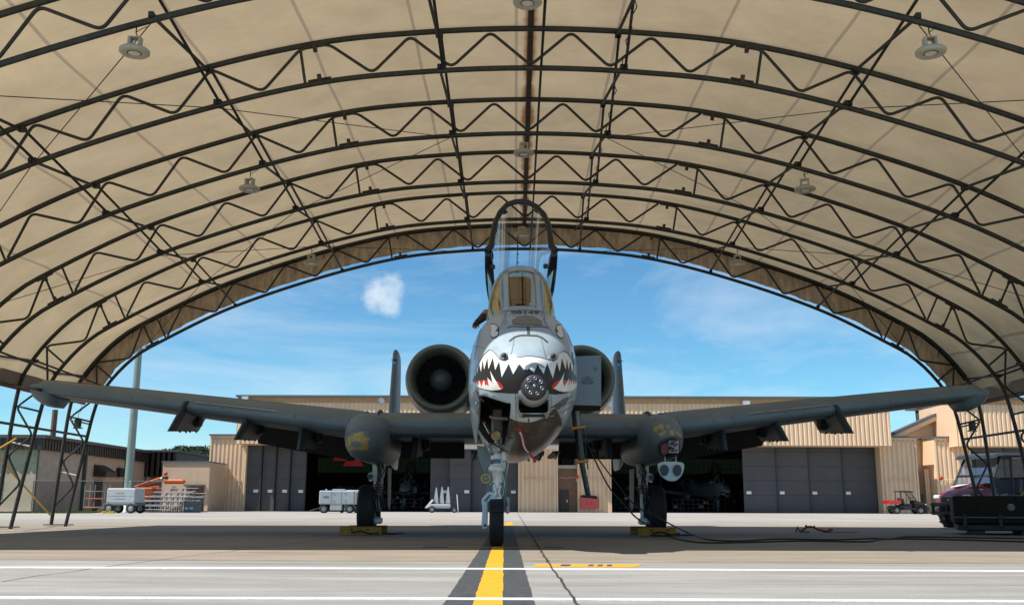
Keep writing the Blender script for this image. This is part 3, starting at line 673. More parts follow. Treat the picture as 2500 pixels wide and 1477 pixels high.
def text(mb,s,px,py,wpx,hpx,mi,bv=None,lay=2,slant=0,off=0,raw=None):
    cu=bpy.data.curves.new('t','FONT'); cu.body=s; cu.align_x='CENTER'; cu.resolution_u=2; cu.offset=off
    ob=bpy.data.objects.new('t',cu); COL.objects.link(ob); dgp=bpy.context.evaluated_depsgraph_get(); me=bpy.data.meshes.new_from_object(ob.evaluated_get(dgp))
    xs=[v.co.x for v in me.vertices]; ys_=[v.co.y for v in me.vertices]; w_=max(xs)-min(xs); h_=max(max(ys_),.7)
    if raw: vs=[raw((v.co.x-min(xs))/w_-.5,v.co.y/h_) for v in me.vertices]
    else: vs=[hit(px+((v.co.x-min(xs))/w_-.5)*wpx,py-v.co.y/h_*hpx+slant*((v.co.x-min(xs))/w_-.5),bv,.0012+.0016*lay) for v in me.vertices]
    mb.add(vs,[tuple(p.vertices) for p in me.polygons],mi); bpy.data.objects.remove(ob); bpy.data.curves.remove(cu); bpy.data.meshes.remove(me)
for P_ in ([(300,250),(285,330),(262,430),(240,560)],[(1150,250),(1180,330),(1215,430)],[(500,600),(505,640)],[(560,90),(556,150),(545,215)],[(905,88),(925,150),(960,215)],[(640,345),(620,460),(600,545)],[(905,350),(930,450),(955,545)],[(205,430),(300,440),(350,450)],[(1260,980),(1150,1010),(1010,1040)],[(1240,1010),(1140,1080),(1010,1110)],[(1010,925),(1012,1040)],[(690,1180),(780,1200),(900,1190),(1010,1150)],[(680,1300),(780,1320),(900,1300)]): sline(FUS,P_,.8,8,1)
for i in range(16):
    u=1235-random.uniform(0,40)-i*6; v=890+random.uniform(0,60)+i*5; sline(FUS,[(u,v),(u-60-random.uniform(0,50),v+60+random.uniform(0,30)),(u-150-random.uniform(0,40),v+110)],random.uniform(.4,1.1),random.choice((8,7)),1)
for i in range(60):
    u=random.uniform(610,1230); v=random.uniform(925,1350); q=random.uniform(8,40); decal(FUS,[(u,v),(u+q*.5,v-q*.12),(u+q,v-q*.2),(u+q*.5,v-q*.06+1.5)],random.choice((8,8,7,4)),1,step=6)
text(FUS,'00149',1282,766.5,68,6.6,2,slant=.5,off=.02)
# small airflow bumps and lamps on the nose are parts of their own
fus=FUS.build('fuselage',[lg,wh,bkp,red,alu,beig,prim,bel,linep,mat('bay interior',(.018,.018,.016),.7,var=.5,scale=9)],JET)
for (px,py) in ((1231,872),(1350,873)):
    p=hit(px,py); q=MB().lathe(p+Vector((0,.05,.01)),(0,-1,0),[(0,.05),(.05,.047),(.09,.036),(.115,.026)],16,0).build('nose_lamp',alu,JET); MB().lathe(p+Vector((0,-.06,.01)),(0,-1,0),[(0,.028),(.012,.018),(.014,0)],14).build('lens',blku,q)
# gun: seven barrels in a round muzzle clamp inside a dark trough
gc=J(1305,942,-.22)
MB().lathe(gc,(0,1,0),[(.02,.12),(.30,.145),(.5,.15)],32).build('gun_sleeve',mat('gun fairing',(.03,.03,.032),.5),JET)
rs=[]
for k in range(19):
    a=R(190)+R(160)*k/18; u=Vector((math.cos(a),0,math.sin(a))); rs.append([gc+u*.138+Vector((0,.16,0)),gc+u*.160+Vector((0,.18,0)),gc+u*.185+Vector((0,.45,0)),gc+u*.138+Vector((0,.45,0))])
MB().rings(rs,0).build('gun_cradle',mat('chin frame grey',(.22,.26,.28)),JET)
gm=MB().lathe(gc,(0,1,0),[(-.0,0),(-.0,.02),(-.0,.118),(.006,.124),(.07,.124),(.075,.115)],40)
gun=gm.build('gun_muzzle',mat('gun metal',(.055,.057,.062),.42,metal=.4,var=.2,scale=20),JET)
for k in range(7):
    a=R(85)+2*PI*k/7; c=gc+Vector((math.cos(a)*.083,0,math.sin(a)*.083))
    MB().lathe(c,(0,1,0),[(.03,.0125),(-.008,.0125),(-.008,.0185),(.0,.0185)],18).build('barrel',alu,gun); MB().lathe(c,(0,1,0),[(-.0045,0),(-.0045,.0125)],14).build('bore',blku,gun)
MB().lathe(gc,(0,-1,0),[(0,.018),(.012,.018),(.02,.011),(.022,0)],8).build('centre_bolt',alu,gun)
# chin opening below the gun
def quadbox(name,m_,p,parent,y0,y1,inset_=0):
    a=[J(px,py,y0) for px,py in p]; b=[Vector((q.x,y1,q.z)) for q in a]; n=len(a)
    return MB().add(a+b,[tuple(range(n)),tuple(range(2*n-1,n-1,-1))]+[(i,i+n,(i+1)%n+n,(i+1)%n) for i in range(n)]).build(name,m_,parent)
chin=MB()
A=[hit(px,py)+Vector((0,-.035,0)) for px,py in ((1262,968),(1343,968),(1343,1003),(1337,1021),(1268,1021),(1262,1005))]
B_=[p+Vector((0,.12,0)) for p in A]; inn=[CHI[k]+Vector((0,-.035,0)) for k in range(6)]; binn=[p+Vector((0,.55,0)) for p in inn]
vs=A+B_+inn+binn; fs=[(i,(i+1)%6,(i+1)%6+6,i+6) for i in range(6)]+[(i,i+12,(i+1)%6+12,(i+1)%6) for i in range(6)]+[(i+12,i+18,(i+1)%6+18,(i+1)%6+12) for i in range(6)]
chin.add(vs,fs); c_=chin.build('chin_intake',mat('chin frame grey',(.22,.26,.28),.4,dirt=(.1,.1,.09),dirtamt=.5),JET); MB().add(binn,[(0,1,2,3,4,5)]).build('back_plate',dark,c_)
a,b=inn[0],inn[1]; MB().add([inn[5]+Vector((0,.12,.0)),inn[2]+Vector((0,.12,0)),inn[2]+Vector((-.01,.4,.07)),inn[5]+Vector((.01,.4,.07))],[(0,1,2,3)]).build('ramp',mat('blue grey liner',(.05,.075,.09),.5),c_)
pl_=[hit(px,py)+Vector((0,-.045,0)) for px,py in ((1278,1012),(1328,1012),(1331,1019),(1275,1019))]; MB().ext(pl_,(0,.05,.0)).build('lower_grille',dark,c_)
# nose gear bay: dark hollow left of the centre line, its edges and doors
dr=MB(); Dp=[(255,895),(235,925),(207,985),(198,1060),(205,1180),(225,1300),(245,1400)]; Dq=[(262,905),(290,960),(285,1060),(280,1180),(262,1300),(262,1400)]
Lf=[J(*U(*p),.8+i*.28) for i,p in enumerate(Dp)]; Rt=[J(*U(*(Dq[min(i,5)])),.72+i*.28) for i in range(7)]
Lb=[p+Vector((.0,.04,0)) for p in Lf]; Rb=[p+Vector((.015,.035,0)) for p in Rt]
rs=[[Lf[i],Rt[i],Rb[i],Lb[i]] for i in range(7)]; dr.rings(rs,0,sm=False); d_=dr.build('gear_door',lg,JET)
MB().tube([J(*U(290,930),.85),J(*U(330,985),1.2)],.012).tube([J(*U(255,1000),.9),J(*U(290,1010),1.2)],.012).build('door_link',alu,d_)
# windshield
WF,WB=1.62,2.62; ZBOW=J(1277,652,2.62).z
def Bow(u,k=1):
    a=PI/2*(1-u); c,s=math.cos(a),math.sin(a); return Vector((.435*k*math.copysign(abs(c)**.77,c) if abs(c)>1e-6 else 0,WB,2.92+((ZBOW-2.92)*k)*abs(s)**.77))
def Bas(u): return Vector((.425*math.copysign(abs(math.sin(abs(u)*PI/2))**.78,u) if u else 0,WF+(WB-WF)*abs(u)**2.2,2.92))
def WS(u,v):
    p=Bas(u).lerp(Bow(u),v); bul=.07*math.sin(PI*v)*(1 if abs(u)>.35 else .3); d=Vector((p.x*.9,-.5,.5)).normalized(); return p+d*bul
def patch(u0,u1,v0,v1,n=10,m_=10,off=0):
    g_=[[WS(u0+(u1-u0)*i/n,v0+(v1-v0)*j/m_) for i in range(n+1)] for j in range(m_+1)]
    if off: g_=[[p+Vector((p.x,-.3,.3)).normalized()*off for p in r_] for r_ in g_]
    return g_
FR=MB()
for a_ in ((-.36,-.2,0,.97,0),(.2,.36,0,.97,0),(-.2,.2,0,.13,0),(-.2,.2,.9,1,0),(-1,-.36,0,.08,0),(.36,1,0,.08,0),(-1,-.93,0,1,0),(.93,1,0,1,0)): FR.rings(patch(*a_[:4]),0,caps=False,closed=False)
FR.build('windshield_frame',lg,JET,solid=.022)
bow=MB().tube([Bow(-1+2*i/30,1.0)+Vector((0,.03,0)) for i in range(31)],.028,8).build('windshield_bow',lg,JET)
gf=glass('windshield glass',(.50,.43,.33),.16,.03,(1,.9,.72)); gs=glass('gold tinted side glass',(.50,.33,.13),.32,.02,(1,.78,.42))  # tan in the glass colours also imitates the fabric roof reflected in the panes
MB().rings(patch(-.2,.2,.13,.9,8,8,-.004),0,caps=False,closed=False).build('front_pane',gf,JET)
for u0,u1 in ((-.93,-.36),(.36,.93)): MB().rings(patch(u0,u1,.08,.97,10,12,-.002),0,caps=False,closed=False).build('side_pane',gs,JET)
tr=mat('bare bronze trim',(.35,.25,.14),.45,metal=.5); T_=MB()
for u in (-.2,.2): T_.tube([WS(u,.13+.77*i/8)+Vector((0,-.012,.004)) for i in range(9)],.009,6)
T_.tube([WS(-.2+.4*i/8,.13)+Vector((0,-.012,0)) for i in range(9)],.009,6).tube([WS(-.2+.4*i/8,.9)+Vector((0,-.012,0)) for i in range(9)],.009,6)
T_.build('pane_trim',tr,JET)
rv=MB()
for u in (-.34,-.23,.23,.34):
    for k in range(16): rv.lathe(WS(u,.12+.05*k),(0,-.8,.4),[(0,.006),(.004,.004),(.004,0)],6)
rv.build('frame_screws',mat('dark screw',(.12,.14,.16),.5),JET).__setitem__('kind','stuff')
# cockpit interior: glare shield, seat, side walls
ck=MB().cbox((0,2.55,2.78),(.52,.5,.32),.06).cbox((0,2.4,2.98),(.12,.12,.14),.01); ck.build('glare_shield',mat('cockpit brown shroud',(.10,.075,.05),.8),JET)
hud=MB().add([(-.09,2.5,3.0),(.09,2.5,3.0),(.09,2.62,3.3),(-.09,2.62,3.3)],[(0,1,2,3)]); hud.build('sight_glass',glass('combiner glass',(.8,.85,.8),.08),JET)
MB().tube([(-.1,2.5,2.98),(-.1,2.63,3.31),(.1,2.63,3.31),(.1,2.5,2.98)],.009,6).build('sight_frame',blku,JET)
MB().cbox((0,3.75,3.05),(.44,.16,.85),.05,rx=R(-8)).cbox((0,3.72,J(1280,686,3.72).z-.15),(.36,.14,.42),.04).cbox((0,3.3,2.72),(.42,.5,.14),.04).build('ejection_seat',mat('seat brown black',(.10,.075,.045),.8,var=.5,scale=6),JET)
MB().rings([fsec(1.95,.62)[3:20],[p+Vector((0,2.6,0)) for p in fsec(1.95,.62)[3:20]]],0,caps=False,closed=False).build('cockpit_tub',dark,JET)
# sill that carries the windshield and canopy
sl=MB(); rr=[]
for i in range(25):
    a=PI*i/24; c,s=math.cos(a),math.sin(a); y=2.62-(1.12)*abs(s)**.9 if 1 else 0
    x=.52*math.copysign(abs(c)**.75,c) if abs(c)>1e-6 else 0
    xi=.41*math.copysign(abs(c)**.75,c) if abs(c)>1e-6 else 0
    rr.append([Vector((x,y-.08,2.78)),Vector((x*.93,y-.02,2.91)),Vector((xi,y+.06,2.965)),Vector((xi*.9,y+.10,2.85))])
e1=[[p+Vector((0,2.4,0)) for p in rr[-1]]]; e0=[[p+Vector((0,2.4,0)) for p in rr[0]]]
sl.rings(e0+rr+e1,0); sl.build('cockpit_sill',lg,JET)
MB().rings([[Vector((x,y,z)) for x,z in ((-.5*k,2.75),(-.42*k,2.95*kz),(-.25*k,3.15*kz),(0,3.25*kz),(.25*k,3.15*kz),(.42*k,2.95*kz),(.5*k,2.75))] for y,k,kz in ((4.9,1,1),(5.6,.95,.99),(7,.8,.96),(8.5,.5,.93))],0).build('dorsal_spine',lg,JET)
# open canopy: bow, rails, clear blown panel
cf=mat('canopy frame black',(.012,.014,.018),.35,var=.3)
CY0,CY1,CY2=3.45,3.95,5.15        # bow foot, bow top, hinge
bowpx=[(1186,622),(1187,614),(1199,601),(1203,571),(1210,541),(1221,518),(1238,500),(1258,493),(1273,492),(1289,494),(1310,505),(1327,522),(1339,548),(1343,573),(1346,601),(1358,614),(1359,622)]
nb=len(bowpx); BW=[]
for i,(px,py) in enumerate(bowpx):
    t_=min(1,max(0,(612-py)/120)); BW.append(J(px,py,CY0+(CY1-CY0)*t_))
hl=J(1198,740,CY2); railL=[BW[1],J(1187,640,CY0+.3),J(1189,672,CY0+.8),J(1193,706,CY0+1.2),hl]; railR=[BW[-2],J(1356,640,CY0+.3),J(1353,668,CY0+.75),J(1349,698,CY0+1.1),J(1342,735,CY2)]
can=MB(); can.tube(BW[1:-1],[.042 if 1<i<nb-4 else .052 for i in range(nb-2)],8)
can=can.build('canopy',cf,JET)
for rl in (railL,railR): 
    m_=MB(); rs=[]
    for i,p in enumerate(rl):
        w_=(.075,.11,.12,.10,.03)[i]; s_=1 if p.x<0 else -1
        rs.append([p+Vector((-.012*s_,0,w_)),p+Vector((s_*w_*.9,.02,w_*.5)),p+Vector((s_*w_,.03,-w_)),p+Vector((-.02*s_,0,-w_))])
    m_.rings(rs,0); m_.build('canopy_rail',cf,can)
rear=[]
for i in range(13):
    a=PI*(1-i/12); rear.append(Vector((.40*math.cos(a),CY2+.25*math.sin(a),2.95+.62*math.sin(a))))
fro=[]
for i in range(13):
    k=1+(nb-3)*i/12; a=int(k); f_=k-a; fro.append(BW[a].lerp(BW[min(a+1,nb-2)],f_))
rs=[]
for j in range(9):
    t_=j/8; row=[]
    for i in range(13):
        p=fro[i].lerp(rear[i],t_); b_=math.sin(PI*t_)*.14*math.sin(PI*i/12); row.append(p+Vector((0,b_*.5,b_)))
    rs.append(row)
MB().rings(rs,0,caps=False,closed=False).build('canopy_glass',glass('clear canopy glass',(.93,.95,.96),.03),can)
MB().tube(rear,.03,8).build('canopy_rear_bow',cf,can)
cm=MB()
for (px,py,y) in ((1203,652,CY0+.1),(1332,650,CY0+.1)): cm.cbox(J(px,py,y),(.07,.05,.07),.01)
cm.tube([J(1200,612,CY0),J(1203,622,CY0),J(1203,632,CY0)],.013).tube([J(1263,575,CY0+.6),J(1263,610,CY0+.5),J(1262,652,CY0+.9),J(1262,668,CY0+1)],.008,5)
for py in (582,601,621,641): cm.box(J(1265,py,CY0+.6),(.025,.02,.012))
cm.box(J(1283,498,CY1),(.19,.05,.03)); cm.ext([J(1236,512,CY1),J(1240,519,CY1),J(1228,524,CY1),J(1220,532,CY1-.05),J(1216,530,CY1-.05)],(0,.03,0)); cm.ext([J(1304,515,CY1),J(1310,513,CY1),J(1324,525,CY1),J(1328,534,CY1),J(1318,525,CY1)],(0,.03,0))
cm.build('canopy_fittings',cf,can)
# wings
def foil(t_,n=14):
    up=[];lo=[]
    for i in range(n+1):
        x=.5*(1-math.cos(PI*i/n)); y=5*t_*(.2969*math.sqrt(x)-.126*x-.3516*x*x+.2843*x**3-.1036*x**4); c=.04*(2*.4*x-x*x)/.16 if x<.4 else .04*(1-.8+.8*x-x*x)/.36
        up.append((x,c+y)); lo.append((x,c-y))
    return up[::-1]+lo[1:-1]
def wsec(x,yl,z,ch,t_,inc=R(-2)):
    out=[]
    for a,b in foil(t_): out.append(Vector((x,yl+a*ch*math.cos(inc),z+b*ch*1.0+a*ch*math.sin(inc))))
    return out
ZW=J(1100,1043,6.35).z; ZT=J(110,948,7.2).z
print('wing z',ZW,ZT)
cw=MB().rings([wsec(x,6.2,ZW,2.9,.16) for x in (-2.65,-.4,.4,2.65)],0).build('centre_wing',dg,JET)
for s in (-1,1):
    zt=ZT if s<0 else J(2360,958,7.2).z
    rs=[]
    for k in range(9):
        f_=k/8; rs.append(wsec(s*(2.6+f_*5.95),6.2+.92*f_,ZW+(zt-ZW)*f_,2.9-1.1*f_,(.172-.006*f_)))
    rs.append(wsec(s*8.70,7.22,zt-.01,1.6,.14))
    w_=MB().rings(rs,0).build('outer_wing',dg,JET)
    # drooped wing tip
    tp=[(0,.10),(.07,.05),(.08,-.05),(.05,-.17),(-.04,-.25),(-.15,-.30),(-.30,-.31),(-.36,-.22),(-.40,-.1)]; rs=[]
    for k,(yy,sc_) in enumerate(((0,.15),(.05,.5),(.15,.85),(.35,1),(.7,.98),(.95,.6),(1.1,.2))):
        rs.append([Vector((s*(8.66+(a if a>-.1 else a)*(.6+.4*sc_)),7.13+yy,zt+(b*sc_ if b<0 else b*.8))) for a,b in tp])
    MB().rings(rs,0).build('wing_tip',dg,JET)
    for k in (.2,.42,.7,.04): 
        q=wsec(s*(2.6+k*5.95),6.2+.92*k,ZW+(zt-ZW)*k,2.9-1.1*k,.16-.03*k)
        MB().tube([q[j]+Vector((0,-.004,0)) for j in range(9,15)],.004,4).build('panel_seam',linep,w_)
    for j in (9,16,18):
        MB().tube([wsec(s*(2.7+5.8*k/12),6.2+.92*(.1+5.8*k/12)/5.95,ZW+(zt-ZW)*(.1+5.8*k/12)/5.95,2.9-1.1*(.1+5.8*k/12)/5.95,.171)[j]+Vector((0,-.001,0)) for k in range(13)],.0045,4).build('span_seam',linep,w_)
    a=wsec(s*5.6,6.66,ZW+(zt-ZW)*.5,2.35,.145)[13]; b=wsec(s*4.1,6.43,ZW+(zt-ZW)*.25,2.62,.15)[13]
    MB().tube([a+Vector((0,-.02,.02)),b+Vector((0,-.02,.02))],.010,5).build('stall_strip',alu,w_)
pb=J(35,942,4.7); pt=J(92,950,7.0); MB().tube([pt+Vector((0,.4,0)),pt,pb.lerp(pt,.4),pb.lerp(pt,.38),pb],[.035,.03,.022,.013,.010],8).build('pitot_probe',mat('dull red brown probe',(.06,.03,.028),.5),JET)
# slats of the centre wing: rounded dark leading edge under a light gap line
for s in (-1,1):
    x0_,x1_=s*.66,s*2.42; xi_=s*.93
    ax=(min(x0_,x1_),max(x0_,x1_)); zs=J(1100,1056,6.05).z
    m_=MB(); rs=[]
    for x in ax: rs.append([Vector((x,6.1+.09*math.cos(a)*1.2,zs+.085*math.sin(a))) for a in [2*PI*k/16 for k in range(16)]])
    m_.rings(rs,0); 
    m_.build('leading_edge_slat',mat('slate blue slat',(.04,.065,.085),.45,dirt=(.3,.24,.1),dirtamt=.2),JET)
    MB().ext([J(1370 if s>0 else 1143,1100,9.0),J(1556 if s>0 else 945,1100,9.0),J(1556 if s>0 else 945,1068,8.9),J(1370 if s>0 else 1143,1068,8.9)] if 0 else [Vector((xi_,8.55,ZW-.02)),Vector((x1_,8.55,ZW-.02)),Vector((x1_,9.15,J(1100,1119,9.15).z)),Vector((xi_,9.15,J(1100,1119,9.15).z))],(0,.09,.05)).build('inner_flap',mat('flap black grey',(.02,.021,.022),.6),JET)
    zt=ZT
    xa,xb=s*3.1,s*5.02
    def zf(x): return ZW+(ZT-ZW)*(abs(x)-2.6)/5.95
    hgt=J(700,1104,9.0).z
    MB().ext([Vector((xa,8.5,zf(xa)-.02)),Vector((xb,8.5,zf(xb)-.02)),Vector((xb,9.1,zf(xb)-.42)),Vector((xa,9.1,zf(xa)-.52))],(0,.09,.05)).build('outer_flap',mat('flap black grey',(.02,.021,.022),.6),JET)
    # fence at the centre wing end
    q=wsec(s*2.36,6.12,ZW,2.9,.19); MB().ext([q[i] for i in range(4,22)],(s*.025,0,0)).build('wing_fence',dg,JET)
# landing gear pods
def pod(s):
    xc=J(889,1060,5.5).x if s<0 else J(1622,1062,5.5).x
    zt_=J(889,1005,6.0).z; zb_=J(889,1120,5.9).z; zc_=(zt_+zb_)/2; h_=(zt_-zb_)/2
    stn=[(5.18,.04),(5.2,.25),(5.27,.48),(5.42,.72),(5.65,.90),(5.95,1.0),(6.6,1.02),(8.2,1.0),(9.0,.8),(9.7,.45),(10.0,.1)]
    rs=[]
    for y,k in stn:
        row=[]
        for j in range(32):
            a=2*PI*j/32; c,sn=math.cos(a),math.sin(a); e=2/2.3
            row.append(Vector((xc+.375*k*math.copysign(abs(c)**e,c),y,zc_-.03+(1-k)*(-.10)+h_*k*math.copysign(abs(sn)**e,sn))))
        rs.append(row)
    m_=MB().rings(rs,0); bv=BVHTree.FromPolygons([tuple(p) for p in m_.v],m_.f)
    return m_,bv,xc,zc_,h_
PM,PBV,xc,zc_,h_=pod(-1)
def V4(u,v): return (780+u/3.8868,960+v/3.8868)
def V5(u,v): return (1440+u/3.8868,960+v/3.8868)
decal(PM,[V4(*p) for p in ((265,440),(275,410),(310,405),(345,375),(365,378),(385,367),(410,365),(418,385),(410,405),(440,408),(480,432),(470,450),(455,455),(465,500),(455,540),(400,540),(370,535),(280,545),(265,520),(250,505),(252,470))],1,1,PBV,raw=True)
decal(PM,dense([V4(*p) for p in ((300,480),(320,455),(360,452),(392,470),(388,495),(350,508),(312,503))]),0,2,PBV,raw=True)
sline(PM,[V4(*p) for p in ((240,400),(280,375),(380,330),(460,350),(500,385))],.7,2,1,PBV,raw=True)
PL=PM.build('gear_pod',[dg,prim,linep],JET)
PM,PBV,xc2,zc2,h2=pod(1)
for P_ in (((600,345),(610,318),(650,312),(655,300),(685,286),(700,305),(702,345),(680,352),(655,330),(640,345),(645,372),(620,368)),((650,385),(690,362),(722,350),(718,380),(680,408),(660,400)),((730,305),(745,302),(758,320),(748,338),(735,322)),((752,347),(800,350),(802,375),(785,405),(765,385)),((820,340),(826,362),(868,392),(872,412),(845,405),(820,372)),((845,322),(870,330),(880,350),(850,362))):
    decal(PM,[V5(*p) for p in P_],1,1,PBV,raw=True)
decal(PM,dense([V5(*p) for p in ((640,520),(652,470),(700,425),(760,405),(830,410),(880,440),(897,500),(880,570),(820,610),(740,612),(670,590))]),2,1,PBV,raw=True)
decal(PM,dense([V5(*p) for p in ((668,520),(680,480),(720,440),(770,425),(820,435),(848,480),(850,560),(830,590),(760,600),(700,585))]),3,2,PBV,raw=True)
PR=PM.build('gear_pod',[dg,prim,mat('pod rim grey',(.055,.065,.07),.5),dark],JET)
bx=xc2-J(1622,1062,5.5).x
pn=[J(*V5(*p),5.12) for p in ((750,450),(843,450),(843,565),(750,565))]
pnl=MB().ext(pn,(0,.04,0)).build('instrument_panel',mat('pale instrument panel',(.42,.36,.38),.5,var=.1),JET)
m_=MB()
for i in range(26):
    q=J(*V5(758+random.random()*78,458+random.random()*98),5.105); m_.cbox(q,(.02+.01*random.random(),.02,.02),.003)
m_.build('connector',blku,pnl).__setitem__('kind','stuff')
q=J(*V5(712,520),5.15); MB().ext([J(*V5(*p),5.14) for p in ((680,490),(720,472),(745,480),(740,560),(705,590),(678,560))],(0,.04,0)).build('red_box',mat('dull red insert',(.16,.025,.02),.5),JET)
cp=MB(); o1=dense([V5(*p) for p in ((645,670),(690,648),(760,645),(830,648),(890,665),(893,720),(870,780),(825,825),(780,835),(730,825),(675,785),(648,730))],3)
h1=dense([V5(*p) for p in ((665,722),(680,685),(708,675),(738,690),(750,725),(738,765),(708,783),(680,768))],3); h2_=dense([V5(*p) for p in ((788,725),(800,690),(828,676),(858,688),(870,725),(858,768),(828,783),(800,768))],3)
q=[J(px,py,5.15) for px,py in o1]; cen=sum(q,Vector())/len(q)
back=[p.lerp(cen,.25)+Vector((0,.14,0)) for p in q]; frw=[p.lerp(cen,.05)+Vector((0,-.015,0)) for p in q]
cp.rings([back,q,frw],0,caps=True); cpo=cp.build('hinged_nose_cap',lbl,JET)
for hh in (h1,h2_):
    q=[J(px,py,5.11) for px,py in hh]; c=sum(q,Vector())/len(q); MB().rings([q,[p.lerp(c,.12)+Vector((0,-.004,0)) for p in q]],0,caps=True).build('cap_recess',mat('recess slate',(.04,.055,.062),.5),cpo)
MB().tube([J(*V5(712,600),5.2),J(*V5(714,660),5.16)],.012).build('cap_hinge',alu,cpo); MB().tube([J(*V5(815,600),5.2),J(*V5(817,660),5.16)],.012).build('cap_hinge',alu,cpo)
# wheels
def wheel(name,c,rad,wd,parent,rimm=whs,name2='rim',hubs=1):
    k=wd/2; pr=[(-k*.55,rad*.62),(-k*.85,rad*.68),(-k,rad*.8),(-k*.95,rad*.92),(-k*.7,rad*.985)]
    for g_ in (-.42,-.14,.14,.42): pr+=[(k*(g_-.06),rad),(k*(g_-.02),rad*.985),(k*(g_+.02),rad*.985),(k*(g_+.06),rad)]
    pr+=[(k*.7,rad*.985),(k*.95,rad*.92),(k,rad*.8),(k*.85,rad*.68),(k*.55,rad*.62)]
    w_=MB().lathe(c,(1,0,0),pr,44).build(name,rub,parent)
    r_=MB().lathe(c,(1,0,0),[(-k*.6,rad*.63),(-k*.7,rad*.6),(-k*.25,rad*.5),(-k*.2,rad*.25),(-k*.75,rad*.2),(-k*.8,0)],32).lathe(c,(1,0,0),[(k*.6,rad*.63),(k*.7,rad*.6),(k*.25,rad*.5),(k*.2,rad*.25),(k*.75,rad*.2),(k*.8,0)],32)
    r_.build(name2,rimm,w_); return w_
# nose gear
NG=2.22; nx=J(1212,1290,NG).x
wheel('nose_wheel',Vector((nx,NG,.298)),.30,.185,JET)
st=MB(); zq=lambda py,y=NG:J(1212,py,y).z
st.lathe((nx,NG,0),(0,0,1),[(zq(1230),.05),(zq(1200),.05),(zq(1200),.055),(zq(1180),.05)],20)
st.lathe((nx,NG,0),(0,0,1),[(zq(1178),.075),(zq(1150),.078),(zq(1150),.105),(zq(1140),.11),(zq(1138),.085),(zq(1128),.08),(zq(1108),.078),(zq(1106),.06)],24,0)
strut=st.build('nose_strut',whs,JET)
MB().lathe((nx,NG,0),(0,0,1),[(zq(1200),.03),(zq(1175),.03)],16).build('chrome_piston',mat('chrome',(.35,.5,.6),.12,metal=1,var=.02),strut)
MB().cbox((nx-.0,NG-.085,zq(1126)),(.10,.02,.055),.004).build('data_plate',mat('blue data plate',(.05,.16,.26),.5,var=.5,scale=30),strut)
[MB().cbox((nx-.065,NG-.075,zq(q_)),(.032,.02,h_),.004).build('red_label',mat('red label',(.3,.04,.03),.5),strut) for q_,h_ in ((1109,.03),(1128,.06))]
MB().lathe((nx+.095,NG-.02,0),(0,0,1),[(zq(1125),.03),(zq(1124),.036),(zq(1103),.036),(zq(1102),.028)],14).cbox((nx+.095,NG,zq(1135)),(.04,.05,.09),.01).build('steering_cylinder',whs,strut)
for dx,r_,a,b in ((0,.034,1108,1060),(-.05,.02,1060,1015),(.055,.016,1085,1020)): MB().tube([Vector((nx+dx,NG+.03,zq(a))),Vector((nx+dx*1.1,NG+.1,zq(b)))],r_,12).build('upper_tube',whs,strut)
MB().tube([J(1196,1058,NG),J(1177,1022,NG+.1)],.02,10).tube([J(1180,1034,NG+.05),J(1184,1030,NG+.05)],.03,10).build('drag_brace',alu,strut)
MB().tube([J(1196,1015,1.7),J(1200,1018,1.7),J(1240,1022,1.7)],.02,8).cbox(J(1214,1030,NG+.1),(.13,.1,.35),.02).build('trunnion',mat('trunnion grey',(.30,.31,.31),.5,dirt=(.1,.09,.08),dirtamt=.6),strut)
hs=MB()
for i in range(9):
    a=J(1203+random.uniform(-8,8),1082,NG-.03); b=J(1208+random.uniform(-12,18),1108,NG-.04); m_=a.lerp(b,.5)+Vector((random.uniform(-.05,.05),-.05,random.uniform(-.03,.03))); hs.tube([a,m_,b],.008,6)
for i in range(6): hs.cbox(J(1212+random.uniform(-16,20),1092+random.uniform(-8,10),NG-.04),(.03,.03,.025),.006)
for pp in ([(1240,1100),(1241,1130),(1236,1160)],[(1200,1140),(1194,1160),(1198,1185)],[(1226,1150),(1232,1180),(1227,1210)]): hs.tube([J(x,y,NG-.02) for x,y in pp],.006,5)
hs.build('hydraulic_lines',alu,strut).__setitem__('kind','stuff')
sc_=MB().tube([J(1206,1186,NG-.09),J(1211,1202,NG-.13),J(1205,1218,NG-.09)],.013,8).tube([J(1222,1186,NG-.09),J(1218,1202,NG-.13),J(1224,1218,NG-.09)],.013,8).cbox(J(1214,1216,NG-.08),(.11,.05,.03),.01).cbox(J(1214,1188,NG-.06),(.10,.05,.03),.01); sc_.build('torque_link',whs,strut)
fk=MB(); fp=[(1175,1221),(1178,1215),(1192,1200),(1206,1200),(1211,1207),(1209,1219),(1198,1221),(1191,1228),(1191,1262),(1190,1290),(1180,1292),(1175,1280),(1178,1240)]
fk.ext([J(px,py,NG-.12) for px,py in fp],(0,.14,0)); fk.build('wheel_fork',lbl,strut,bevel=.012)
MB().lathe(J(1184,1282,NG-.13),(0,1,0),[(0,0),(0,.016),(.02,.018)],12).build('axle_nut',blku,strut); MB().ext([J(*p,NG-.126) for p in ((1181,1222),(1194,1207),(1200,1208),(1187,1224))],(0,.01,0)).build('fork_shade_plate',mat('fork shadow grey',(.12,.15,.17),.5),strut)  # thin dark plate on the fork, its colour painting in shade
mg=MB(); rs=[]
for i in range(13):
    a=R(25)+R(130)*i/12; rs.append([Vector((nx+dx,NG-math.cos(a)*r_,.298+math.sin(a)*r_)) for dx,r_ in ((-.085,.303),(-.085,.318),(.085,.318),(.085,.303))])
mg.rings(rs,0,sm=False); mg.build('mudguard',blku,strut)
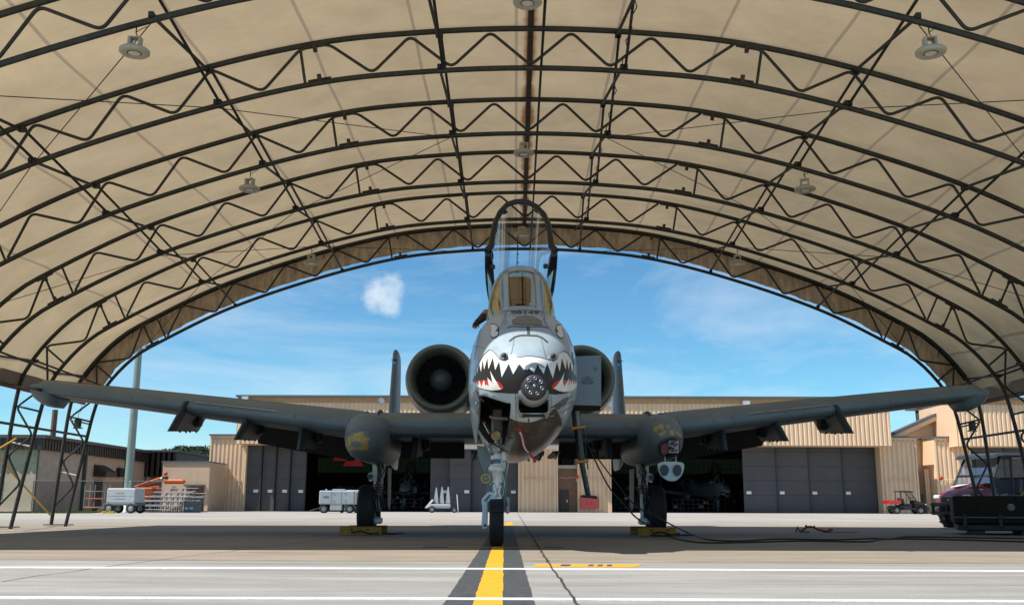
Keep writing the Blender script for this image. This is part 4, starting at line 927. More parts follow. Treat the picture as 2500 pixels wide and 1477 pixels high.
def roundlight(px,py,y,r_,m1,dots,col):
    c=J(px,py,y); b_=MB().lathe(c,(0,-1,0),[(-.06,r_*.6),(-.02,r_*.95),(0,r_),(.008,r_*.95),(.004,r_*.55),(.004,0)],28).build('landing_light',m1,strut)
    d=MB()
    for k in range(14): a=2*PI*k/14; d.lathe(c+Vector((math.cos(a)*r_*.78,-.007,math.sin(a)*r_*.78)),(0,-1,0),[(0,r_*.13),(.003,r_*.12),(.003,0)],8)
    d.lathe(c+Vector((0,-.006,0)),(0,-1,0),[(0,r_*.15),(.008,r_*.12),(.008,0)],8); d.build('light_dots',col,b_).__setitem__('kind','stuff')
roundlight(1212,1062,NG-.12,.072,mat('brass reflector',(.42,.30,.15),.35,metal=.6,var=.3,scale=30),1,mat('pale brass dot',(.6,.5,.3),.5))
roundlight(1186,1168,NG-.10,.072,mat('steel reflector',(.15,.15,.14),.4,metal=.4),1,mat('yellow dot',(.72,.75,.05),.5))
MB().tube([J(1186,1168,NG-.05),J(1205,1170,NG)],.02).build('light_arm',blku,strut)
gd=MB(); gp=[(1164,1087),(1200,1090),(1235,1095),(1238,1170),(1234,1250),(1226,1252),(1222,1215),(1185,1212),(1188,1165),(1176,1140),(1166,1110)]
gd.ext([J(px,py,NG+.35) for px,py in gp],(0,.03,0)); gd.build('rear_gear_door',mat('teal grey door',(.17,.235,.24),.45,dirt=(.06,.07,.07),dirtamt=.4),JET)
MB().cbox(J(1239,1232,NG),(.05,.1,.22),.015).tube([J(1237,1212,NG),J(1241,1228,NG-.05),J(1238,1250,NG)],.018).build('axle_bracket',mat('dirty alloy',(.3,.31,.3),.4,metal=.5),strut)
# main gear
def main(s):
    mx=J(896,1250,7.55).x if s<0 else J(1601,1250,7.55).x
    w_=wheel('main_wheel',Vector((mx,7.6,.44)),.445,.30,JET)
    sx=J(924,1200,7.5).x if s<0 else J(1569,1200,7.5).x
    zt_=J(924,1108,7.5).z; m_=MB()
    def z(py): return J(924,py,7.5).z
    m_.lathe((sx,7.45,0),(0,0,1),[(z(1195),.085),(z(1165),.09),(z(1163),.11),(z(1120),.115),(z(1105),.115)],20)
    m_.lathe((sx,7.45,0),(0,0,1),[(z(1275),.06),(z(1195),.06)],16)
    m_.cbox((sx,7.5,z(1270)),(.16,.3,.12),.03).tube([(sx,7.6,.44),(mx,7.6,.44)],.05)
    m_.ext([(sx-s*.0+a*s,7.38,zz) for a,zz in ((.05,z(1150)),(.17,z(1155)),(.20,z(1163)),(.15,z(1176)),(.05,z(1170)))],(0,.1,0))
    g_=m_.build('main_strut',mat('dim gear enamel',(.58,.60,.60),.45,var=.2,scale=9,dirt=(.08,.08,.07),dirtamt=.75),JET)
    MB().lathe((sx+s*.14,7.37,z(1164)),(0,-1,0),[(0,.045),(.02,.05),(.02,.03),(0,.03),(0,0)],16).build('lug',mat('lug slate',(.08,.12,.13),.4),g_)
    hs=MB()
    for k in range(7):
        x0_=sx+random.uniform(-.08,.08); hs.tube([Vector((x0_+random.uniform(-.03,.03),7.33,z(1118+k*2))),Vector((x0_+random.uniform(-.05,.09),7.3,z(1150))),Vector((sx+random.uniform(-.06,.06),7.32,z(1185))),Vector((sx+random.uniform(-.05,.09),7.34,z(1225))),Vector((sx+random.uniform(-.02,.06),7.4,z(1262)))],.009,6)
    for k in range(3): hs.lathe((sx,7.45,z(1184+k*5)),(0,0,1),[(-.008,.115),(.008,.115)],18)
    hs.build('brake_hoses',blku,g_).__setitem__('kind','stuff')
    MB().lathe((sx,7.45,0),(0,0,1),[(z(1203),.064),(z(1198),.064)],16).lathe((sx,7.45,0),(0,0,1),[(z(1192),.09),(z(1190),.09)],16).build('red_band',red,g_)
    MB().lathe((sx+(mx-sx)*.35,7.6,.44),(1,0,0),[(-.05,.2),(.05,.2)],24,0,True).build('brake_pack',mat('brake pack',(.10,.13,.14),.45,metal=.3,dirt=(.03,.03,.03),dirtamt=.6),w_)
    m_=MB().tube([(sx-s*.05,7.5,z(1195)),(sx-s*.06,7.72,z(1235)),(sx,7.6,.42)],.03); m_.build('torque_link',blku,g_)
    # gear door, edge-on, seen beyond the leg
    dx=sx-s*.12
    dm=MB().ext([Vector((dx,7.7,z(1140))),Vector((dx,8.35,z(1140))),Vector((dx,8.4,.55)),Vector((dx,8.1,.42)),Vector((dx,7.85,.52))],(.02,0,0)); dm.build('main_gear_door',mat('gear door slate',(.035,.05,.05),.5),JET)
    return mx
mxl=main(-1); mxr=main(1)
# engines
def engine(cx_,cz,s):
    y0_=8.6; e=MB()
    e.lathe((cx_,y0_,cz),(0,1,0),[(.55,.50),(.3,.51),(.12,.535),(.03,.575),(0,.61),(.03,.648),(.12,.68),(.35,.71),(.9,.735),(1.6,.73),(2.4,.62),(3.0,.5),(3.05,.44)],56); 
    n_=e.build('engine_nacelle',mat('nacelle grey green',(.15,.17,.155),.42,var=.12,scale=2,dirt=(.06,.06,.05),dirtamt=.35,coat=.2),JET)
    MB().lathe((cx_,y0_,cz),(0,1,0),[(.56,.50),(.56,.0)],40).build('fan_backing',dark,n_)
    sp_=MB().lathe((cx_,y0_,cz),(0,1,0),[(.52,.235),(.42,.225),(.33,.18),(.27,.1),(.25,.04),(.248,0)],32).build('spinner',mat('spinner slate',(.06,.075,.085),.4),n_)
    for k in range(24):
        a=2*PI*k/24; u=Vector((math.cos(a),0,math.sin(a))); t_=Vector((-math.sin(a),0,math.cos(a)))
        c=Vector((cx_,y0_+.46,cz)); q=[c+u*.22-t_*.022+Vector((0,.04,0)),c+u*.22+t_*.022-Vector((0,.02,0)),c+u*.495+t_*.075-Vector((0,.02,0)),c+u*.495-t_*.03+Vector((0,.07,0))]
        MB().add(q+[p+Vector((0,.008,0)) for p in q],[(0,1,2,3),(7,6,5,4),(0,4,5,1),(1,5,6,2),(2,6,7,3),(3,7,4,0)]).build('fan_blade',mat('fan blade metal',(.05,.052,.055),.35,metal=.7),n_)
    MB().ext([Vector((cx_-s*.55,9.2,cz-.5)),Vector((cx_-s*1.2,9.2,cz-.85)),Vector((cx_-s*1.2,9.2,cz-.4)),Vector((cx_-s*.6,9.2,cz-.05))],(0,1.8,0)).build('engine_pylon',dg,n_)
    return n_
p=J(1074,921,8.6); engine(p.x,p.z,-1); q=J(1421,923,8.6); engine(q.x,q.z,1)
# tail
fp=J(956,1000,13.6).x; zt_=J(958,850,14.2).z
for s,px0,px1,pt in ((-1,945,968,850),(1,1507,1531,853)):
    xa=J(px0,1000,14).x; xb=J(px1,1000,14).x; xm=(xa+xb)/2; ht=(xb-xa)/2; zt_=J(xm and 958,pt,14.4).z if s<0 else J(1518,pt,14.4).z
    rs=[]
    for z,k,yl,ch in ((1.43,.12,14.9,.9),(1.5,.4,14.6,1.4),(1.75,.8,13.9,2.2),(2.0,1,13.75,2.6),(2.6,.98,13.9,2.4),(3.6,.82,14.2,2.0),(zt_-.28,.74,14.4,1.75),(zt_-.1,.66,14.45,1.6),(zt_-.03,.45,14.5,1.45),(zt_,.15,14.6,1.2)):
        rs.append([Vector((xm-s*.0+ht*k*b_,yl+a*ch,z)) for a,b_ in ((0,0),(.02,.5),(.07,.85),(.2,1),(.5,.8),(1,.05),(1,-.05),(.5,-.8),(.2,-1),(.07,-.85),(.02,-.5))])
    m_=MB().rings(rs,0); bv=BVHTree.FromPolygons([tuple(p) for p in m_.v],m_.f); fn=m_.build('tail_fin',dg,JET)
    t2=MB(); 
    if s<0: P_=((957.5,874),(968,878),(968,899),(957.5,895)); S_=(962.5,886)
    else: P_=((1506,883),(1519,877),(1519,899),(1506,904)); S_=(1511,890)
    decal(t2,P_,0,1,bv,raw=True,step=3); stp=[]
    for k in range(10): a=-PI/2+PI*k/5; r_=3.6 if k%2==0 else 1.5; stp.append((S_[0]+r_*math.cos(a),S_[1]+r_*math.sin(a)))
    decal(t2,stp,1,2,bv,raw=True,step=3)
    if t2.f: t2.build('fin_flash',[mat('flag blue',(.02,.26,.62),.5,var=.05),mat('flag star',(.6,.68,.72),.5)],fn)
    sl_=MB()
    for z in (zt_-.3,): sl_.box((xm,14.38,z),(ht*1.55,.04,.012))
    sl_.build('cap_seam',linep,fn)
xl,xr=J(957,1000,14).x,J(1518,1000,14).x; zz=J(1138,1079,14).z
MB().rings([wsec(x,13.8,zz,2.0,.12) for x in (xl,-.3,.3,xr)],0).build('tailplane',lg,JET)
# pylons
def pylon(px,pyb,y0_,y1_,w_=.13,fair=True):
    a=J(px,pyb,y0_); x=a.x; s=1 if x>0 else -1; zb=a.z; zt_=ZW+.05+(max(0,abs(x)-2.6)/5.95)*(ZT-ZW)
    rs=[]; zr_=J(px,pyb,y1_).z; zf_=zb
    for y,k in ((y0_,.15),(y0_+.05,.7),(y0_+.18,1),(y1_-.4,1),(y1_,.4)):
        zb=zf_+(zr_-zf_)*(y-y0_)/(y1_-y0_)
        lean=.14*(zt_-zb)/.4 if abs(x)>4 else 0
        rs.append([Vector((x-w_*k/2+s*lean*0,y,zb)),Vector((x+w_*k/2,y,zb)),Vector((x+w_*k/2-s*lean,y+.2,zt_)),Vector((x-w_*k/2-s*lean,y+.2,zt_))])
    p_=MB().rings(rs,0,sm=False).build('weapon_pylon',mat('pylon slate',(.035,.048,.052),.5,dirt=(.10,.08,.03),dirtamt=.3),JET)
    yy=y0_+.35
    while yy<y1_-.3:
        zq_=zf_+(zr_-zf_)*(yy-y0_)/(y1_-y0_); MB().tube([(x-s*.05,yy,zq_+.05),(x-s*.07,yy+.03,zq_-.0),(x-s*.075,yy+.05,zq_-random.uniform(-.01,.02))],.016,5).build('rack_hook',blku,p_); yy+=random.uniform(.18,.42)
    MB().cbox((x-s*.13,y1_-.45,zt_-.25),(.12,.3,.25),.03).build('sway_brace',blku,p_)
for px,pyb in ((412,1053),(574,1074),(729,1098),(1010,1118),(2082,1058),(1923,1077),(1772,1098),(1491,1117)):
    pylon(px,pyb,6.45,8.1)
for px,pyb in ((1160,1110),(1318,1112),(1357,1108)): 
    a=J(px,pyb,7.0); MB().rings([[Vector((a.x+dx*k,y,z)) for dx,z in ((-.06,a.z),(.06,a.z),(.07,1.45),(-.07,1.45))] for y,k in ((6.6,.2),(6.7,1),(8.6,1),(8.9,.3))],0,sm=False).tube([(a.x,6.8,a.z),(a.x,6.75,a.z-.07),(a.x-.04,6.7,a.z-.10)],.014,6).build('belly_pylon',mat('pylon slate'  ,(.035,.048,.052),.5),JET)
for (px,py,y,h_,l_) in ((1292,1094,5,.22,.35),(1300,1073,4,.15,.2)):
    a=J(px,py,y); MB().ext([a,a+Vector((0,l_,.05)),a+Vector((0,l_,h_)),a+Vector((0,0,h_))],(.015,0,0)).build('blade_antenna',blku,JET)
a=J(1273,1125,5.4); MB().tube([a,a+Vector((0,.05,.1)),a+Vector((0,.1,.5))],[.012,.035,.035],10).tube([a+Vector((.12,.1,.0)),a+Vector((.1,.1,.4))],.02,8).build('drain_mast',mat('drain mast',(.07,.08,.05),.5),JET)
MB().cbox(J(1240,1060,3.2)+Vector((0,0,.1)),(.05,.5,.02),.005).build('step_plate',alu,JET)
# boarding ladder and its door on the image-right side
lm=mat('ladder dark alloy',(.12,.14,.16),.35,metal=.6,var=.2,dirt=(.04,.04,.05),dirtamt=.4)
a=J(1404,985,2.35); b=J(1410,1045,2.38); c=J(1420,1127,2.42); d=J(1437,1212,2.48)
ld=MB()
for dy in (-.09,.12):
    o_=Vector((0,dy,0)); ld.tube([a+o_,b+o_],.05,4); 
ld=ld.build('boarding_ladder',lm,JET)
m_=MB()
for dy in (-.07,.10): o_=Vector((0,dy,0)); m_.tube([b+o_,c+o_],.042,4)
m_.build('ladder_middle_stage',mat('ladder blue black',(.04,.05,.06),.4,metal=.5),ld)
m_=MB()
for dy in (-.05,.08): o_=Vector((0,dy,0)); m_.tube([c+o_,d+o_],.03,4)
m_.build('ladder_lower_stage',mat('ladder blue black',(.04,.05,.06),.4,metal=.5),ld)
m_=MB(); m_.cbox(d,(.19,.3,.03),.005,ry=R(4)); m_.build('ladder_foot',blku,ld)
for p_,w_ in ((b,.19),(c,.16)): MB().cbox(p_,(w_,.3,.035),.006,ry=R(-8)).build('ladder_clamp',mat('amber clamp',(.42,.2,.02),.5),ld)
for k in range(8):
    p_=a.lerp(d,.08+k*.115); MB().tube([p_+Vector((0,-.08,0)),p_+Vector((0,.11,0))],.014,6).build('rung',lm,ld)
MB().tube([b+Vector((.05,0,.06)),b+Vector((.1,0,-.1)),c+Vector((.05,0,.2)),c+Vector((.08,0,-.1))],.009,5).build('ladder_cable',blku,ld)
Ys=1.9; a=J(1396,870,Ys); b=J(1468,867,Ys); c=J(1468,990,Ys); d=J(1396,988,Ys)
ldm=mat('ladder door blue grey',(.15,.20,.235),.42,var=.10,scale=4,dirt=(.07,.09,.10),dirtamt=.5)
lp=MB().ext([a,b,c,d],(-.05,.05,0)); 
lp=lp.build('ladder_door',ldm,JET,bevel=.004)
MB().ext([d+Vector((.01,.02,0)),c+Vector((-.01,.02,0)),J(1465,1002,Ys+.2),J(1400,1002,Ys+.2)],(0,.03,0)).build('door_hinge_plate',blku,lp)
tx=MB()
for i,(s_,w_) in enumerate((('WARNING',14),('STAND CLEAR OF',28),('LADDER DOOR',22),('DOOR AND LADDER',31),('SPRING LOADED',25))):
    py=921.5+i*3.9; cx_=1434.5
    text(tx,s_,0,0,0,0,0,raw=lambda u,v,py=py,w_=w_,cx_=cx_: J(cx_+u*w_,py-v*2.5,Ys-.004),off=.02)
for i in range(9): 
    u,v=1453+random.uniform(-4,8),901+random.uniform(-5,5); q=J(u,v,Ys-.003); tx.box(q,(.012,.001,.008))
tx.build('door_lettering',mat('stencil black',(.02,.02,.022),.6),lp)

# ------------------------------------------------------------ hangars
HY=90.0
tan_=mat('tan ribbed cladding',(.74,.53,.35),.6,var=.06,scale=.8,dirt=(.32,.22,.15),dirtamt=.25,stretch=(1,1,.4))
tanf=mat('tan flat wall',(.70,.49,.32),.75,var=.07,scale=.6)
cap=mat('slate roof edge',(.10,.11,.125),.5)
doorg=mat('charcoal hangar door',(.068,.066,.072),.6,var=.12,scale=.7,stretch=(1,1,.6))
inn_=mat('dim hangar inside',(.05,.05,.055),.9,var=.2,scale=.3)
flr=mat('hangar floor',(.10,.10,.10),.5)
whp=mat('white sign',(.8,.8,.8),.5)
brn=mat('brown metal door',(.045,.03,.024),.5)
def X(px,Y=HY,py=1150): return W(px,py,Y).x
def Z(py,Y=HY,px=1250): return W(px,py+ (px-1250)*0.0035*0,Y).z
def hangar(label,xc0,xc1,px0,px1,zf0,zf1,doors,openx,DP=34):
    """xc: outer columns (x px pairs), px0-px1 fascia span, doors: leaf edges in px, open: px span"""
    f0,f1=X(px0,HY-2),X(px1,HY-2); b0,b1=X(xc0[0]),X(xc1[1])
    h=thing('hangar',label,'hangar',((f0+f1)/2,HY,0),group='tan metal hangars behind the apron')
    def P_(mb,name,m,par=h,**k): return mb.build(name,m,par,world=True,**k)
    m=MB(); corrug(m,f0,f1,zf0,zf1-.55,HY-2); 
    P_(m,'fascia',tan_)
    m=MB(); m.bb((f0,HY-2.0,zf0),(f0+.03,HY+6,zf1-.1)); m.bb((f1-.03,HY-2,zf0),(f1,HY+6,zf1-.1)); m.bb((f0+.03,HY-1.98,zf0),(f1-.03,HY+.4,zf0+.05)); P_(m,'fascia_return',tanf)
    P_(MB().bb((f0-.02,HY-2.10,zf1-.6),(f1+.02,HY-1.9,zf1-.12)),'eave_band',mat('ochre eave band',(.42,.25,.12),.6))
    P_(MB().bb((f0-.15,HY-2.35,zf1-.12),(f1+.15,HY+DP+2,zf1+.05)),'roof',cap)
    for a,b in (xc0,xc1):
        xa,xb=X(a),X(b); zt=Z(1062) if (a,b) in ((510,600),(2150,2240),(2285,2372)) else zf1-.2
        m=MB(); corrug(m,xa+.14,xb-.14,0,zt-.35,HY,.40,.10); c=P_(m,'column_cladding',tan_)
        m=MB().bb((xa,HY-.14,0),(xa+.14,HY+5,zt-.12)).bb((xb-.14,HY-.14,0),(xb,HY+5,zt-.12)).bb((xa+.14,HY-.10,zt-.42),(xb-.14,HY+.1,zt-.12)); P_(m,'corner_trim',tan_,c)
        P_(MB().bb((xa-.12,HY-.3,zt-.12),(xb+.12,HY+5,zt)),'column_cap',cap,c)
        m=MB(); zc_=2.95; m.tube([(xa+.6,HY-.2,zc_),(xb-.5,HY-.2,zc_),(xb-.5,HY-.2,1.4)],.035,6)
        x=xa+.7
        while x<xb-.5: m.box((x,HY-.17,zc_-.08),(.07,.12,.2)); x+=.8
        P_(m,'wall_conduit',tan_,c)
    # door leaves
    zt=zf0+.1
    for i,(a,b) in enumerate(doors):
        xa,xb=X(a),X(b); yy=HY+.35+.28*(i%5); m=MB().bb((xa,yy,.03),(xb-.03,yy+.14,zt))
        d=P_(m,'door_leaf',doorg); m=MB()
        for z in (1.55,2.85,4.1,5.4): m.box(((xa+xb)/2,yy-.012,z),(xb-xa-.1,.02,.035))
        m.bb((xb-.10,yy-.06,.03),(xb-.03,yy-.002,zt)); P_(m,'door_rail',mat('door rail dark',(.03,.03,.035),.6),d)
        sx=xb-.45 if px0<1000 else xa+.45
        P_(MB().box((sx,yy-.03,1.78),(.42,.02,.26)),'door_placard',whp,d)
    # interior
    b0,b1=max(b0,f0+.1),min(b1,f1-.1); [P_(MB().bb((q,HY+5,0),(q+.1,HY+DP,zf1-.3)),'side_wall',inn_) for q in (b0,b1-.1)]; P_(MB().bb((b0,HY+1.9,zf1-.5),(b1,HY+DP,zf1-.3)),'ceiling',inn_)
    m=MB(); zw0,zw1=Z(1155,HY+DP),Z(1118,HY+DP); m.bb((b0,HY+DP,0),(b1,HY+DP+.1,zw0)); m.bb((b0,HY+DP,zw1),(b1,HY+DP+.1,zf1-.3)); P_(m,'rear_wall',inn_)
    wins=mat('milky rear glazing',(.5,.6,.42),.5)
    if 'glz' not in MATS:
        mm,t,o=nt('milky glazing'); q=N(t,'ShaderNodeBsdfTranslucent'); q.inputs[0].default_value=(.10,.12,.085,1); t.links.new(q.outputs[0],o.inputs[0]); MATS['glz']=mm
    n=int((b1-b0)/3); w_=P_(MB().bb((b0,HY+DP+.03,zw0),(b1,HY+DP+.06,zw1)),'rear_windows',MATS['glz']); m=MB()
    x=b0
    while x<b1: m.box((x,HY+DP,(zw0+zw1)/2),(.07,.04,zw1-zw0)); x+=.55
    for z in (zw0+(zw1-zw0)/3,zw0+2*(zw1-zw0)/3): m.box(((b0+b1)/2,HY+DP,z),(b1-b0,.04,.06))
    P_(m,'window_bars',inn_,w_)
    m=MB()
    for k in range(5 if DP>20 else 1):
        y=HY+4+6*k; m.tube([(b0,y,zf1-.7),(b1,y,zf1-.7)],.06,5); m.tube([(b0,y,zf1-1.5),(b1,y,zf1-1.5)],.05,5)
        x=b0; 
        while x<b1: m.tube([(x,y,zf1-.7),(x+1,y,zf1-1.5),(x+2,y,zf1-.7)],.03,4); x+=2
    P_(m,'roof_trusses',mat('inner steel',(.09,.09,.09),.6))
    return h
ZF0,ZF1=Z(1085,HY-2),Z(968,HY-2)
Ha=hangar('long tan hangar with narrow grey door leaves behind the left wing of the jet',(510,600),(1265,1362),572,1352,ZF0,ZF1,[(600,637),(637,670),(670,704),(704,742),(1048,1098),(1098,1152),(1152,1208),(1208,1266)],(742,1048))
Hb=hangar('long tan hangar behind the right wing of the jet with four wide grey door leaves',(1410,1492),(2150,2240),1408,2182,ZF0,ZF1,[(1816,1899),(1899,1981),(1981,2066),(2066,2152)],(1492,1816))
Hc=hangar('tan hangar at the far right behind the red utility vehicle',(2285,2372),(3150,3240),2345,3180,ZF0,ZF1,[(2372,2460),(2460,2550),(2550,2640)],(2640,3150),DP=7)
wb_=thing('wall_box','small tan electrical box on the ribbed left column of the left hangar','box',(X(543),HY-.3,Z(1211))); MB().cbox((0,0,0),(.55,.3,.6),.02).tube([(0,0,.3),(0,0,1.6)],.05,6).build('box_case',tan_,wb_); MB().tube([(-.1,.0,-.3),(-.12,.0,-1.5)],.06,6).tube([(.28,0,0),(1.0,0,-.25),(1.2,0,.2)],.04,6).build('conduit_run',tan_,wb_)
# gable between the two right hangars
gb=thing('hangar_annex','sloped tan gable wall between the right hangar and the far right hangar','building',(X(2265),HY+3,0))
g0,g1=X(2182,HY+3),X(2360,HY+3); z0,z1=Z(1058,HY+3),Z(982,HY+3)
MB().ext([(g0,HY+3,0),(g1,HY+3,0),(g1,HY+3,z1),(g0,HY+3,z0)],(0,.2,0)).build('gable_wall',tanf,gb,world=True)
MB().ext([(g0-.6,HY+2.0,z0-.25),(g1,HY+2.0,z1),(g1,HY+2.0,z1+.22),(g0-.6,HY+2.0,z0-.03)],(0,1.2,0)).build('sloped_roof',cap,gb,world=True)
MB().ext([(g0-.5,HY+2.1,z0-.7),(g1,HY+2.1,z1-.42),(g1,HY+2.1,z1-.02),(g0-.5,HY+2.1,z0-.27)],(0,.5,0)).build('verge_board',tan_,gb,world=True)
m=MB().bb((X(2238),HY+1.5,0),(X(2272),HY+3,Z(1146))); m.build('low_block',mat('brown stucco',(.22,.14,.09),.8),gb,world=True)
m=MB(); corrug(m,X(2272),X(2284),0,Z(1140),HY+1.4,.35,.08); m.build('low_ribs',tan_,gb,world=True)
MB().bb((X(2252),HY+1.42,0),(X(2267),HY+1.49,Z(1201))).build('door',brn,gb,world=True)
# connector with brown door between hangars
cn=thing('hangar_connector','low brown wall with a dark door between two tan ribbed columns, trees above it','building',(X(1385),HY+1.5,0))
MB().bb((X(1362),HY+1,0),(X(1410),HY+6,Z(1143,HY+1))).build('wall',mat('brown stucco',(.22,.14,.09),.8),cn,world=True)
MB().bb((X(1363),HY+.8,Z(1143,HY+1)),(X(1409),HY+6.2,Z(1135,HY+1))).build('parapet',mat('pale parapet',(.45,.42,.38),.6),cn,world=True)
d_=MB().bb((X(1365,HY+1),HY+.9,0),(X(1388,HY+1),HY+.98,Z(1195,HY+1))).build('door',brn,cn,world=True); MB().box((X(1385),HY+.88,1.0),(.09,.03,.25)).build('handle',alu,d_,world=True)
MB().tube([(X(1364),HY+.85,3.0),(X(1378),HY+.85,3.1),(X(1381),HY+.85,2.95),(X(1396),HY+.85,3.1),(X(1409),HY+.85,3.0)],.03,5).build('wall_pipe',tan_,cn,world=True)
# wall mounted things: alarm bells, red cabinet, floodlights
rc=thing('fire_cabinet','flat red cabinet on the ribbed wall right of the ladder foot','cabinet',(X(1437),HY-.3,Z(1226)))
MB().cbox((0,0,0),(1.62,.22,1.02),.02).build('cabinet_box',mat('faded red enamel',(.55,.075,.07),.5,var=.1,scale=2),rc); MB().box((.55,-.12,.38),(.3,.01,.12)).box((-.2,-.12,-.1),(.22,.01,.06)).tube([(.12,-.12,.1),(.2,-.12,-.12)],.02,5).build('cabinet_marks',mat('dark marks',(.08,.02,.02),.6),rc)
for px,lb in ((1408,'red alarm bell on the ribbed wall above the fire cabinet'),(2293,'red alarm bell on the ribbed column left of the big red utility vehicle'),(455,'red alarm bell on the low tan building left of the hangars')):
    b_=thing('alarm_bell',lb,'alarm',(X(px),HY-.25 if px!=455 else 84.7,3.1),group='red alarm bells on walls')
    MB().lathe((0,0,0),(0,-1,0),[(0,.17),(.06,.16),(.1,.08),(.11,0)],16).build('bell_dome',mat('alarm red',(.5,.02,.02),.4),b_); MB().box((0,.03,-.25),(.1,.08,.35)).build('junction',mat('pale grey box',(.4,.42,.42),.5),b_)
for i,(px,py,rnd) in enumerate(((600,973,0),(933,978,1),(1490,985,1),(1822,980,0),(2376,0,0))[:4]):
    lb=('square','round')[rnd]+' floodlight on the '+('left end','middle','left part','right part')[i]+' of the '+('left','left','right','right')[i]+' hangar roof edge'
    f_=thing('wall_floodlight',lb,'floodlight',(X(px,HY-2.6,py),HY-2.7,Z(py+2,HY-2.7)),group='floodlights along the hangar eaves')
    gw=mat('floodlight glass',(.5,.55,.55),.3)
    if rnd:
        MB().lathe((0,0,0),(0,-1,-.15),[(.0,.2),(.15,.27),(.25,.29),(.26,.26)],24).build('lamp_bowl',mat('grey lamp body',(.3,.31,.3),.5),f_); MB().lathe((0,-.2,-.03),(0,-1,-.15),[(.0,.26),(.03,.15),(.035,0)],24).build('lens',gw,f_)
    else:
        MB().cbox((0,0,0),(.62,.35,.38),.04).build('lamp_case',mat('grey lamp body',(.3,.31,.3),.5),f_); MB().box((0,-.18,-.03),(.5,.02,.28)).build('lens',gw,f_)
    MB().tube([(0,.05,.1),(0,.25,.3),(0,.5,.2)],.03,6).build('bracket',cap,f_)
# low tan block building on the left
lo=thing('low_tan_building','low flat tan block building left of the hangars with a recessed dark door','building',(X(450,85),85,0))
x0_,x1_=X(397,85),X(512,85); zt_=Z(1136,85)+.15
MB().bb((x0_,85,0),(X(457,85),95,zt_)).bb((X(457,85),85,Z(1188,85)),(X(502,85),95,zt_)).bb((X(502,85),85,0),(x1_,95,zt_)).bb((X(457,85),87.2,0),(X(502,85),95,Z(1188,85))).build('wall',mat('tan block wall',(.52,.37,.26),.85,var=.08,scale=1.5,bump=.3,bscale=6),lo,world=True)
MB().bb((x0_-.1,84.9,zt_),(x1_,95,zt_+.12)).build('roof_edge',cap,lo,world=True); MB().bb((X(484,85),87.1,0),(X(500,85),87.18,Z(1190,85))).build('door',blku,lo,world=True); MB().bb((X(454,85),84.6,Z(1189,85)),(X(503,85),85,Z(1185,85))).build('door_canopy',cap,lo,world=True)
# dark-roofed building on the far left, its right side runs away from the camera
bl=thing('workshop_building','tan walled workshop with a dark brown metal roof band at the far left','building',(-36,85,0))
Cx=W(90,1150,76).x; wz=W(90,1097,76).z; rz=W(90,1062,76).z
stu=mat('pebbled tan wall',(.46,.37,.30),.9,var=.14,scale=2,bump=.4,bscale=8,dirt=(.2,.15,.12),dirtamt=.3); rib=mat('dark brown ribbed metal',(.035,.026,.022),.5,var=.1)
MB().bb((Cx-26,76,0),(Cx,100,wz)).build('wall',stu,bl,world=True)
m=MB(); corrug(m,Cx-26,Cx+.4,wz,rz-.25,75.6,.5,.06)
y=75.6
while y<100.4: m.bb((Cx+.4,y,wz),(Cx+.46,y+.22,rz-.25)); y+=.5
m.bb((Cx-26,75.65,wz),(Cx+.4,100.4,rz-.25)); m.build('roof_band',rib,bl,world=True); MB().bb((Cx-26.2,75.4,rz-.25),(Cx+.7,100.6,rz)).build('roof_cap',mat('dark roof cap',(.07,.06,.055),.5),bl,world=True)
MB().bb((Cx-.03,75.95,0),(Cx+.03,76.1,wz)).build('corner_post',mat('green grey trim',(.05,.06,.05),.5),bl,world=True)
for y in (84,93): MB().bb((Cx+.0,y,0),(Cx+.25,y+.3,wz)).build('downpipe',mat('green grey trim',(.05,.06,.05),.5),bl,world=True)
MB().bb((Cx-4.2,75.9,1.2),(Cx-2.6,76.02,2.6)).build('window',blku,bl,world=True); MB().ext([(Cx+.02,86.2,2.9),(Cx+1.1,86.2,2.9),(Cx+1.1,86.2,3.3),(Cx+.02,86.2,3.9)],(0,2.4,0)).build('door_awning',rib,bl,world=True); MB().bb((Cx+.02,86.6,0),(Cx+.08,88.2,2.6)).build('side_door',blku,bl,world=True)
MB().cbox((Cx+.25,91.5,3.4),(.4,.9,.8),.05).build('wall_unit',blku,bl,world=True)
MB().tube([(Cx-.9,80,rz),(Cx-.9,80,rz+2.3)],.22,10).build('flue_pipe',mat('rusty flue',(.12,.08,.05),.7),bl,world=True)
b2=thing('workshop_wing','dark ribbed block with recessed doors where the workshop ends beside the light pole','building',(-33,100,0))
q0,q1=X(322,98),X(428,98); zz0,zz1=Z(1166,98),Z(1106,98)
m=MB(); corrug(m,q0,q1,zz0,zz1,98,.55,.07); m.bb((q0,98,zz0),(q1,108,zz1)); m.build('ribbed_band',rib,b2,world=True)
MB().bb((q0-.2,97.7,zz1),(q1+.2,108,zz1+.2)).build('roof_cap',mat('dark roof cap',(.07,.06,.055),.5),b2,world=True); MB().bb((q0,99.5,0),(q1,108,zz0)).build('wall',stu,b2,world=True)
MB().bb((q0+.4,99.4,0),(X(352,98),99.48,3.4)).build('roller_door',blku,b2,world=True); MB().bb((X(356,98),98.2,0),(X(362,98),98.8,zz0)).build('post',stu,b2,world=True)
